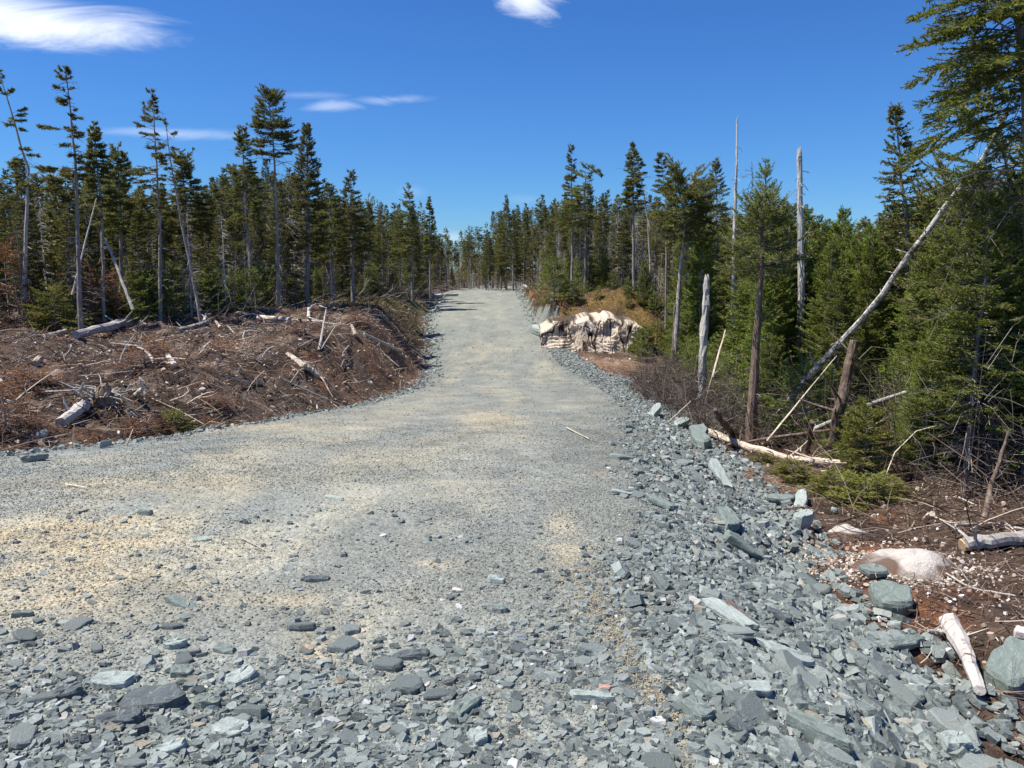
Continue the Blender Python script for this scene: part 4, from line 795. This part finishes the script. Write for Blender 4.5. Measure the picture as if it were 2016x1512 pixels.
ptree(7, [(240, 640), (238, 450), (232, 290)], 27, .07, 'bushy spruce between two tall wind shaped ones', crown0=.5, rad=.8, dead=50, prof=.6, **SPL)
ptree(8, [(500, 620), (485, 420), (476, 250)], 30, .075, 'spruce with layered crown left of the tall bushy topped one', crown0=.5, rad=.85, dead=60, **SPL)
ptree(9, [(548, 620), (545, 450), (540, 300), (528, 186)], 30, .075, 'tall spruce with a bushy top over bare drooping limbs', crown0=.72, patch=.6, rad=.95, dead=120, deadL=1.3, prof=.5, upt=.35, **SPL)
ptree(10, [(605, 610), (606, 430), (604, 245)], 32, .09, 'dark symmetrical conical fir rising to a sharp point', 'fir', 'fir', crown0=.3, rad=1.05, dead=30, prof=.95, nb=230, nt=17, nn=17, nl=.095, nw=.025, droop=.1, upt=.25, nm=M_SPR, fill=1, patch=.1)
ptree(11, [(695, 600), (692, 450), (690, 335)], 37, .09, 'pointed spruce in the cluster left of the crest', crown0=.35, rad=1.0, dead=40, **{**SPL, 'nb': 150})
ptree(12, [(655, 600), (652, 450), (648, 362)], 36, .09, 'second dense spruce left of the crest', crown0=.35, rad=.95, dead=40, **{**SPL, 'nb': 140})
ptree(13, [(812, 580), (810, 470), (805, 365)], 46, .09, 'tall narrow spruce near the left side of the crest', crown0=.4, rad=.9, dead=60, flag=.4, faz=math.pi, **SPL)
ptree(14, [(847, 575), (846, 480), (845, 388)], 50, .06, 'thin spire of a spruce left of the central gap', crown0=.5, rad=.5, dead=30, **SPL)
ptree(15, [(1127, 560), (1126, 430), (1124, 284)], 42, .08, 'thin topped spruce behind the hooked tree', crown0=.45, rad=.75, dead=60, **SPL)
ptree(16, [(1152, 562), (1154, 450), (1150, 400), (1152, 350), (1170, 336), (1186, 352)], 40, .08, 'tree with its top bent over to the right like a hook', crown0=.5, rad=1.1, flag=.5, faz=math.pi, dead=60, **{**SPL, 'nb': 130})
ptree(17, [(1248, 560), (1247, 430), (1244, 282)], 38, .08, 'narrow tufted spruce with a clumped top right of the hooked tree', crown0=.55, rad=.65, dead=80, **SPL)
ptree(18, [(1285, 560), (1275, 430), (1262, 350), (1250, 300)], 37, .06, 'bare leaning tree with curved side limbs', crown0=.8, rad=.5, dead=70, deadL=1.2, **{**SPL, 'nb': 30})
ptree(19, [(1314, 560), (1312, 400), (1300, 302)], 34, .05, 'slender bare stem ending in one small tuft', crown0=.82, rad=.5, dead=20, **{**SPL, 'nb': 45})
ptree(20, [(1330, 600), (1340, 520), (1352, 410), (1354, 362)], 27, .10, 'broken grey trunk under a flat spreading crown', crown0=.72, rad=1.1, dead=50, prof=.15, bm=M_DEAD, droop=.1, upt=.05, **{**SPL, 'nb': 120, 'nt': 20})
ptree(21, [(1412, 600), (1411, 450), (1409, 314)], 34, .09, 'dark compact conical fir left of the tall white snag', 'fir', 'fir', crown0=.45, rad=1.05, dead=20, prof=.9, nb=190, nt=15, nn=11, nl=.09, nw=.028, nm=M_SPR, fill=1, patch=.1)
ptree(22, [(1446, 640), (1446, 470), (1450, 238)], 28, .085, 'tall white bare snag with a sharp tip', 'snag', 'dead tree', crown0=.5, rad=.3, nb=0, dead=70, deadL=.35, bm=M_DEAD, tip=.35)
ptree(23, [(1482, 600), (1481, 450), (1480, 318)], 29, .06, 'thin brown dead tree with drooping bare limbs', 'snag', 'dead tree', crown0=.5, rad=.3, nb=0, dead=80, deadL=1.1, bm=M_BARKB)
ptree(24, [(1510, 640), (1508, 450), (1507, 315)], 22, .09, 'pointed green fir right of the thin brown dead tree', 'fir', 'fir', crown0=.15, rad=.95, dead=20, prof=.8, nb=240, nt=18, nn=12, nl=.065, nw=.016, nm=M_FIR, fill=1, patch=.1, upt=.4)
o_ = ptree(25, [(1576, 660), (1576, 540), (1577, 425), (1575, 308)], 19, .095, 'thick white broken snag with a flat top', 'snag', 'dead tree', crown0=.5, rad=.3, nb=0, dead=55, deadL=.4, bm=M_DEAD, tip=.6)
ptree(26, [(1800, 720), (1785, 420), (1772, 330), (1762, 212)], 19, .10, 'tall dark spruce with a narrow curving top at the right', crown0=.35, rad=1.15, dead=30, nb=230, nt=16, nn=12, nl=.075, nw=.032, fill=.95, prof=1.0, droop=.35)
ptree(27, [(1478, 848), (1487, 720), (1500, 510), (1500, 392)], 13.4, .095, 'brown barked trunk bare below a broad light green crown', 'fir', 'fir', crown0=.70, rad=.82, dead=20, prof=.65, nb=110, nt=24, nn=16, nl=.05, nw=.011, nm=M_FIR, bm=M_BARKB, fill=1, patch=.1, upt=.5, deadL=.3)
ptree(28, [(1386, 690), (1390, 560)], 17.5, .10, 'short thick grey snag with a splintered top', 'snag', 'dead tree', crown0=.5, rad=.3, nb=0, dead=8, deadL=.15, bm=M_DEAD, tip=.7)
ptree(29, [(1325, 690), (1328, 605)], 27, .09, 'short brownish snag beside the mossy mound', 'snag', 'dead tree', crown0=.5, rad=.3, nb=0, dead=8, deadL=.15, bm=M_BARKB, tip=.7)
ptree(30, [(1262, 580), (1264, 492)], 39, .075, 'short pale snag left of the green firs', 'snag', 'dead tree', crown0=.5, rad=.3, nb=0, dead=5, deadL=.15, bm=M_DEAD, tip=.7)
ptree(31, [(2075, 1000), (2045, 600), (2030, 260), (2000, -60), (1985, -220)], 9.0, .17, 'big old fir at the right edge with long boughs reaching left', 'fir', 'fir', crown0=.62, rad=.98, flag=.3, faz=math.pi, dead=70, deadL=1.3, prof=.3, nb=120, nt=34, nn=26, nl=.05, nw=.015, nm=M_FIR, bm=M_BARK, fill=.95, droop=.75, upt=.35, tw=.42, live0=.12, bsz=.6)
ptree(32, [(2035, 960), (2010, 600), (1990, 400), (1968, 235)], 10.4, .07, 'scraggly fir with half bare limbs below the big old fir', 'fir', 'fir', crown0=.5, rad=.95, flag=.3, faz=math.pi, dead=110, deadL=1.0, prof=.35, nb=80, nt=26, nn=24, nl=.05, nw=.014, nm=M_FIR, fill=.8, patch=.5, droop=.5, upt=.4)
ptree(33, [(1868, 900), (1866, 600), (1860, 330)], 12.6, .06, 'rounded dark fir crown right of the curving spruce', 'fir', 'fir', crown0=.3, rad=.85, dead=40, deadL=.8, prof=.5, nb=170, nt=22, nn=20, nl=.055, nw=.015, nm=M_SPR, fill=1, patch=.3, upt=.4)
for (u_, v_, sd_, Y_, t_, lb) in ((215, 1, 401, 23, 300, 'white dead pole leaning against the left forest'), ):
    log([(262, 610, 23.5), (208, 470, 24.5)], .05, .03, M_DEAD, 'white dead pole leaning left inside the left forest', 'leaning_snag', cat='dead tree', stubs=6)
    log([(142, 580, 23), (190, 390, 23.5)], .03, .015, M_DEAD, 'thin pale pole leaning right against the left forest', 'leaning_snag', cat='dead tree', stubs=4)

spr = [conifer(40 + i, 9, .06, .42 + .08 * (i % 4), .68 + .12 * (i % 3), dead=190, deadL=.75, flag=.35 * (i % 2), prof=.5 + .2 * (i % 3), bm=(M_BARK, M_DEAD, M_BARK, M_BARKB)[i % 4], **{**SPL, 'fill': (.85, .6, .75, .5)[i % 4], 'nb': (130, 100, 120, 80)[i % 4], 'patch': .5}) for i in range(10)]
fir = [conifer(60 + i, 8, .07, .12 + .08 * (i % 3), 1.0, nb=210, nt=16, nn=17, nl=.095, nw=.025, dead=30, prof=.85, nm=M_SPR, fill=.95, patch=.2) for i in range(4)]
yng = [conifer(70 + i, 5, .05, .05, .78 + .1 * (i % 3), nb=240, nt=21, nn=18, nl=.06, nw=.018, dead=14, prof=.75, nm=M_FIR, fill=1, patch=.2, upt=.45) for i in range(5)]
ded = [conifer(80 + i, 7.5, .042, .5, .3, nb=0, dead=130, deadL=.6, bm=M_DEAD if i % 2 else M_BARK) for i in range(4)]
bsh = [conifer(90 + i, 1.5, .02, .02, .7, nb=70, nt=14, nn=12, nl=.06, nw=.015, dead=0, prof=.7, nm=M_FIR, fill=1, patch=.1, upt=.4) for i in range(3)]
g = np.random.default_rng(21)
SKY_U = [-100, 0, 60, 130, 200, 250, 330, 400, 440, 520, 600, 640, 690, 735, 760, 840, 860, 900, 960, 985, 1050, 1100, 1130, 1200, 1300, 1350, 1420, 1520, 1600, 1700, 1760, 1850, 2100]
SKY_V = [300, 330, 310, 310, 320, 315, 360, 350, 320, 300, 330, 370, 370, 370, 395, 400, 438, 438, 430, 392, 390, 385, 370, 365, 385, 375, 395, 390, 400, 410, 390, 330, 300]
def proj(x, y, z):
    d = np.array([x, y, z - CAMZ]); f_ = d[1] * CP - d[2] * SP; up = d[1] * SP + d[2] * CP; return 1008 + F * d[0] / f_, 756 - F * up / f_
def topz(u, y, dv): return at(u, np.interp(u, SKY_U, SKY_V) + dv, y)[2]
EL = lambda y: np.interp(y, [0, 23, 29, 34, 46, 62, 70, 100], [-17, -14.6, -9.6, -8.4, -6.6, -5.6, -5.6, -5.6])
ER = lambda y: np.interp(y, [0, 6, 11, 16, 22, 30, 36, 42, 58, 66, 100], [5.2, 5.0, 5.0, 4.8, 4.8, 6.6, 6.5, 3.0, 2.0, 1.6, 1.6])
pts_ = []
CLEAR = [(1450, 22, 28), (1576, 26, 19), (1478, 30, 13.4), (1500, 40, 13.4), (1386, 22, 17.5), (1325, 20, 21), (1340, 40, 27), (1150, 20, 40), (1762, 30, 19), (1412, 18, 34), (1262, 10, 30), (545, 12, 30), (604, 22, 32), (155, 18, 22), (1300, 8, 34), (314, 10, 26), (1245, 12, 38)]
def ok(x, y, dmin):
    u, _ = proj(x, y, 0)
    for (cu, cw, cy) in CLEAR:
        if abs(u - cu) < cw + 350 / y * 1.0 and y < cy + .5: return False
    for (a_, b_) in pts_:
        if (a_ - x) ** 2 + (b_ - y) ** 2 < dmin ** 2: return False
    pts_.append((x, y)); return True
def wood(name, label, n, samp, dv):
    b = B(); k = 0
    while k < n:
        x, y = samp(); z = gz(x, y); u, _ = proj(x, y, z)
        if u < -250 or u > 2260: continue
        k += 1; H = float(np.clip(topz(u, y, g.uniform(*dv)) - z, 2.0, 11)); tp = np.array([x + g.normal(0, .3), y, z + H])
        b.add(*sticks(np.array([[[x, y, z - .2], [x, y, z + H * .5], tp]]), np.array([[.07, .05, .01]]), 4, 0, cap=False))
        m = 420; t = g.random(m) ** .8; c0 = g.choice([.05, .35, .5]); h = c0 + (1 - c0) * t; rr = (1 - t) ** .7 * g.uniform(.7, 1.1) * np.sqrt(g.random(m)) * (1 + .4 * np.sin(h * 40 + k)); a = g.uniform(0, 6.28, m)
        P = np.stack([x + (tp[0] - x) * h + rr * np.cos(a), y + rr * np.sin(a), z + h * H - rr * .15], 1); D = np.stack([np.cos(a), np.sin(a), g.normal(.1, .4, m)], 1) + g.normal(0, .4, (m, 3))
        b.add(*cards(P, D, g.uniform(.15, .4, m), .08, g, 1))
    tag(ob(name, b.mesh(name, [M_BARK, M_SPR])), label, 'wood', kind='stuff')
def forest(n, samp, kinds, side, dv, dmin, hmin=2.5):
    k = 0; tries = 0
    while k < n and tries < n * 30:
        tries += 1; x, y = samp(); z = gz(x, y); u, _ = proj(x, y, z)
        if u < -90 or u > 2110 or not ok(x, y, dmin(y) if callable(dmin) else dmin): continue
        kd = kinds[int(g.integers(len(kinds)))]; lst, H0, nm_, lb, ct = KINDS[kd]
        i = int(g.integers(len(lst))); H = np.clip(topz(u, y, g.uniform(*dv)) - z, hmin, 11.5); s = H / H0
        if kd == 'ded': s *= g.uniform(.6, .95)
        w = s ** .6 * g.uniform(.85, 1.15)
        place(lst[i], (kd, i), nm_, (x, y, z - .05), lb + ' ' + side, ct, nm_.replace('_', ' ') + 's ' + side, (w, w, s), g.uniform(0, 6.28)); k += 1
near = [conifer(140 + i, 5, .05, (.28, .1, .16)[i], .85, nb=230, nt=24, nn=22, nl=.05, nw=.014, dead=60, deadL=.9, prof=.6, nm=M_FIR, fill=1, patch=.25, upt=.4, droop=.35) for i in range(3)]
KINDS = {'ner': (near, 5, 'fir', 'leafy green fir with a bare twiggy base', 'fir'), 'spr': (spr, 9, 'spruce', 'slender spruce with a bare lower trunk', 'spruce'), 'fir': (fir, 8, 'fir', 'dark dense fir with foliage almost to the ground', 'fir'),
         'yng': (yng, 5, 'young_fir', 'bushy bright green young fir', 'fir'), 'ded': (ded, 7.5, 'dead_spruce', 'bare dead spruce with stubby side twigs', 'dead tree')}
def lf(y0, y1, dep):
    def s():
        y = g.uniform(y0, y1); return EL(y) - dep * g.random() ** 1.3, y + g.uniform(-1, 1)
    return s
def rf_(y0, y1, dep):
    def s():
        y = g.uniform(y0, y1); return ER(y) + dep * g.random() ** 1.3, y
    return s
forest(120, lf(23, 48, 7), ['spr', 'spr', 'ded', 'ded', 'spr', 'fir', 'ded'], 'in the left forest', (0, 130), .75)
forest(110, lf(26, 62, 16), ['spr', 'spr', 'fir', 'fir'], 'in the left forest', (5, 90), 1.3)
forest(60, lf(24, 56, 5), ['fir'], 'in the left forest', (160, 270), .6, 1.2)
def ctr():
    y = g.uniform(66, 100); return g.uniform(-16, 16), y
forest(90, ctr, ['spr', 'spr', 'fir', 'fir', 'ded'], 'beyond the crest', (0, 70), 1.2)
forest(60, lambda: (g.uniform(-8, 7), g.uniform(64, 72)), ['fir', 'spr', 'spr', 'ded'], 'beyond the crest', (-12, 110), .8, 1.5)
forest(90, rf_(41, 66, 9), ['spr', 'spr', 'ded', 'spr', 'ded', 'fir'], 'in the right forest', (0, 100), .8)
forest(64, rf_(27, 41, 12), ['spr', 'fir', 'yng', 'ded'], 'in the right forest', (0, 90), 1.2)
forest(90, rf_(14.6, 27, 11), ['yng', 'yng', 'yng', 'yng', 'fir'], 'in the right forest', (5, 120), .62)
def nr():
    y = g.uniform(8.8, 13.5); return at(g.uniform(1900, 2140), 600, y)[0], y
forest(22, nr, ['ner'], 'at the edge of the right forest', (-10, 170), .45)
def nr2():
    y = g.uniform(12.4, 15.5); return at(g.uniform(1740, 1920), 600, y)[0], y
forest(14, nr2, ['ner', 'yng'], 'at the edge of the right forest', (10, 230), .5, 1.5)
def infront():
    y = g.uniform(14.6, 24); return at(g.uniform(1350, 1800), 600, y)[0], y
forest(46, infront, ['yng'], 'in the right forest', (60, 280), .6, 1.0)
forest(24, rf_(36, 60, 3), ['yng', 'yng', 'fir'], 'in the right forest', (120, 190), .6, 1)
def wl(): y = g.uniform(28, 72); return EL(y) - 5 - 18 * g.random(), y
def wr(): y = g.uniform(26, 72); return ER(y) + 6 + 18 * g.random(), y
def wc(): return g.uniform(-34, 34), g.uniform(76, 118)
wood('far_wood', 'mass of spruces deep in the wood behind the left forest edge', 330, wl, (20, 200))
wood('far_wood', 'mass of spruces deep in the wood behind the right forest edge', 330, wr, (25, 200))
wood('far_wood', 'mass of small spruces far beyond the crest of the road', 420, wc, (12, 90))
forest(34, lambda: (lambda y: (ER(y) + g.uniform(-.2, 1.2), y))(g.uniform(10, 18)), ['yng'], 'at the foot of the right forest', (280, 430), .35, .7)
forest(30, lambda: (lambda y: (ER(y) + g.uniform(-.3, 1.5), y))(g.uniform(17, 30)), ['yng'], 'at the foot of the right forest', (170, 300), .4, .7)
# shrubs along the edges
def bushes(n, samp, label, group, s0, s1, mats=None, name='fir_shrub'):
    for _ in range(n):
        x, y = samp(); i = int(g.integers(3)); s = g.uniform(s0, s1)
        u, _v = proj(x, y, gz(x, y))
        if u < -60 or u > 2080: continue
        place(bsh[i] if mats is None else mats[i], (name, i), name, (x, y, gz(x, y) - .03), label, 'shrub', group, (s * 1.2, s * 1.2, s), g.uniform(0, 6.28))
bushes(60, lf(24, 58, 2.5), 'low dark green fir shrub at the foot of the left forest', 'fir shrubs along the left forest', .6, 1.3)
bushes(80, rf_(13, 34, 2.0), 'low fir shrub at the foot of the right forest', 'fir shrubs along the right forest', .4, 1.1)
bushes(24, lambda: (g.uniform(5.2, 8.5), g.uniform(30, 37)), 'low fir shrub on the mossy ground beyond the rock face', 'fir shrubs beyond the rock face', .4, 1.0)
bushes(9, lambda: (g.uniform(2.4, 5.5), g.uniform(37, 40.5)), 'low fir shrub on the mossy ground beyond the rock face', 'fir shrubs beyond the rock face', .3, .7)
bushes(34, rf_(35.8, 60, 2.5), 'low fir shrub on the mossy ground beyond the rock face', 'fir shrubs beyond the rock face', .5, 1.1)
def single(u, v, i, s, label, parts=None, name='fir_shrub', sc=None):
    c = hit(u, v); c[2] -= .03; return tree_obj((parts or bsh)[i], name, tuple(c), label, 'shrub', None, sc or (s, s, s), u * .1)
single(1090, 592, 0, 1.5, 'round dark fir shrub on the left end of the mossy mound', sc=(1.9, 1.9, 1.3))
single(1303, 768, 1, .5, 'small dark fir shrub beside the bare brown dirt patch', sc=(.75, .75, .42))
olv = [conifer(120 + i, 1.2, .015, .02, .75, nb=80, nt=18, nn=24, nl=.05, nw=.015, dead=0, prof=.5, nm=M_OLV, fill=1, patch=.1, upt=.2) for i in range(3)]
for j_, (u_, v_, s_, lb) in enumerate(((1560, 945, .5, 'olive fir bough sprawling below the pale log'), (1640, 985, .62, 'large yellowish fir bough beside the slate slope'), (1700, 1000, .7, 'widest low olive fir bough in front of the brush'),
                         (1745, 985, .55, 'olive bough pressed against the thicket'), (1700, 940, .7, 'upright olive young fir with a rusty top'), (1500, 915, .35, 'small light green fir tuft at the end of the pale log'))):
    single(u_, v_, j_ % 3, s_, lb, olv, 'fir_bough', (s_ * 1.15, s_ * .85, s_ * (1.0 if j_ == 4 else .45)))
rst = [conifer(130 + i, 1.2, .015, .02, .8, nb=60, nt=13, nn=12, nl=.06, nw=.012, dead=0, prof=.5, nm=M_RUST, fill=1, patch=.1, upt=.2) for i in range(3)]
for j_, (u_, v_, sx, sz, lb) in enumerate(((20, 640, 2.0, 1.9, 'rusty brown dead fir shrub at the far left forest edge'), (185, 640, 1.7, 1.6, 'reddish dead fir shrub at the foot of the tallest left spruce'), (225, 640, 1.2, 1.2, 'smaller reddish dead shrub right of the bigger one'),
                         (285, 728, 1.0, .35, 'rust coloured dead boughs in the middle of the left brush'), (290, 862, .7, .32, 'bright rusty bough at the left road edge'), (12, 850, .8, .5, 'rust red dead bough at the left border'),
                         (305, 690, .6, .3, 'small orange dead bough on the left bank'), (60, 760, .9, .3, 'flat rusty bough above the root wad on the left'), (430, 690, .6, .22, 'rusty bough beside the broken plank'), (600, 655, .8, .25, 'orange brown bough near the upright grey stick'), (420, 800, .6, .2, 'dark rusty bough low on the left bank'), (700, 640, .8, .25, 'rusty bough at the far end of the left bank'), (1730, 925, .35, .5, 'small rust coloured dead fir sprig above the olive boughs'))):
    single(u_, v_, j_ % 3, 1, lb, rst, 'dead_fir_shrub', (sx, sx * .7, sz))
single(345, 852, 2, .4, 'olive green living bough next to the bright rusty one', olv, 'fir_bough', (.6, .45, .3))
single(110, 648, 0, 1, 'yellow green fir shrub under the tallest left spruce', olv, 'fir_shrub', (1.2, 1.2, 1.0))

# dead thicket: bare standing and arching stems under the right firs and beside the road
g = np.random.default_rng(31); b = B()
def thick(n, y0, y1, dep, L0, L1, off=0.0):
    y = g.uniform(y0, y1, n); x = ER(y) + off - .8 + dep * g.random(n); L = g.uniform(L0, L1, n); b.add(*twigs(x, y, L, .003 + .006 * g.random(n) ** 2, g, 0, bend=.25, up=g.uniform(.5, 1.57, n)))
    m = n * 5; i = g.integers(0, n, m); s = g.uniform(.1, .8, m); xx, yy = x[i] + g.normal(0, .15, m), y[i] + g.normal(0, .15, m); zz = s * L[i]
    az = g.uniform(0, 6.28, m); l2 = g.uniform(.2, .7, m); p = np.c_[xx, yy, terr(xx, yy) + zz]; d = np.stack([np.cos(az), np.sin(az), g.normal(0, .4, m)], 1)
    P_ = np.stack([p, p + d * l2[:, None] * .5 + g.normal(0, .04, (m, 3)), p + d * l2[:, None]], 1); b.add(*sticks(P_, np.outer(.0018 + .003 * g.random(m), [1, .8, .4]), 3, 0, cap=False))
thick(620, 6.5, 15, 2.8, .5, 1.9, .75); thick(500, 14, 26, 1.6, .4, 1.6); thick(700, 13, 26, 1.3, .4, 1.5, -.6)
tag(ob('dead_thicket', b.mesh('dead_thicket', [M_THK])), 'tangle of bare grey brown stems below the right firs', 'thicket', kind='stuff')
b = B(); n = 1400; y = g.uniform(24, 56, n); x = EL(y) + g.uniform(-3, .4, n)
b.add(*twigs(x, y, g.uniform(.4, 2.2, n), .006 + .01 * g.random(n) ** 2, g, .05, bend=.25, up=g.uniform(.1, 1.5, n)))
n = 500; y = g.uniform(40, 58, n); x = g.choice([-1, 1], n); x = np.where(x < 0, EL(y) + g.uniform(-.5, 1.2, n), ER(y) - g.uniform(0, 1, n)); b.add(*twigs(x, y, g.uniform(.4, 1.6, n), .008 + .01 * g.random(n), g, .1, bend=.25, up=g.normal(.3, .4, n)))
tag(ob('dead_thicket', b.mesh('dead_thicket', [M_TWIGG])), 'bare grey stems and fallen sticks at the foot of the left forest', 'thicket', kind='stuff')
# moss and dry grass on the mound
M_MOSS, q = mat('ochre_moss'); out(q, q.mix(q.math('MULTIPLY', q.math('SUBTRACT', q.noise(.9, 4, .6, pos(q)), .42), 5.0, clamp=True), q.ramp(islrnd(q), [(0, (.06, .045, .025)), (.5, (.13, .092, .045)), (.85, (.21, .155, .08)), (1, (.10, .12, .04))]), q.ramp(islrnd(q), [(0, (.08, .085, .02)), (.5, (.17, .145, .045)), (1, (.12, .16, .035))])), .9)
b = B(); n = 80000; x = g.uniform(.8, 11, n); y = g.uniform(32, 56, n); m = (x > zones(x, y)[2] - .1) & ((y > 35.4) | (x > 5.6)) & (fbm(x, y, .9, 3, 101) > -.35); x, y = x[m], y[m]
b.add(*cards(np.c_[x, y, terr(x, y) - .02], np.c_[g.normal(0, .5, len(x)), g.normal(0, .5, len(x)), np.ones(len(x))], g.uniform(.04, .14, len(x)) * (1 + 2.2 * (g.random(len(x)) < .06)), .022, g))
n = 9000; c_ = hit(745, 590); x = g.normal(c_[0], 2, n); y = g.normal(c_[1], 4, n); m = x < zones(x, y)[0] - .6; x, y = x[m], y[m]
b.add(*cards(np.c_[x, y, terr(x, y) - .02], np.c_[g.normal(0, .5, len(x)), g.normal(0, .5, len(x)), np.ones(len(x))], g.uniform(.06, .25, len(x)), .03, g))
tag(ob('moss', b.mesh('moss', [M_MOSS])), 'ochre moss and dry grass covering the mound above the rock face', 'moss', kind='stuff')
print('objects', len(bpy.data.objects), 'polys', sum(len(m.polygons) for m in bpy.data.meshes))
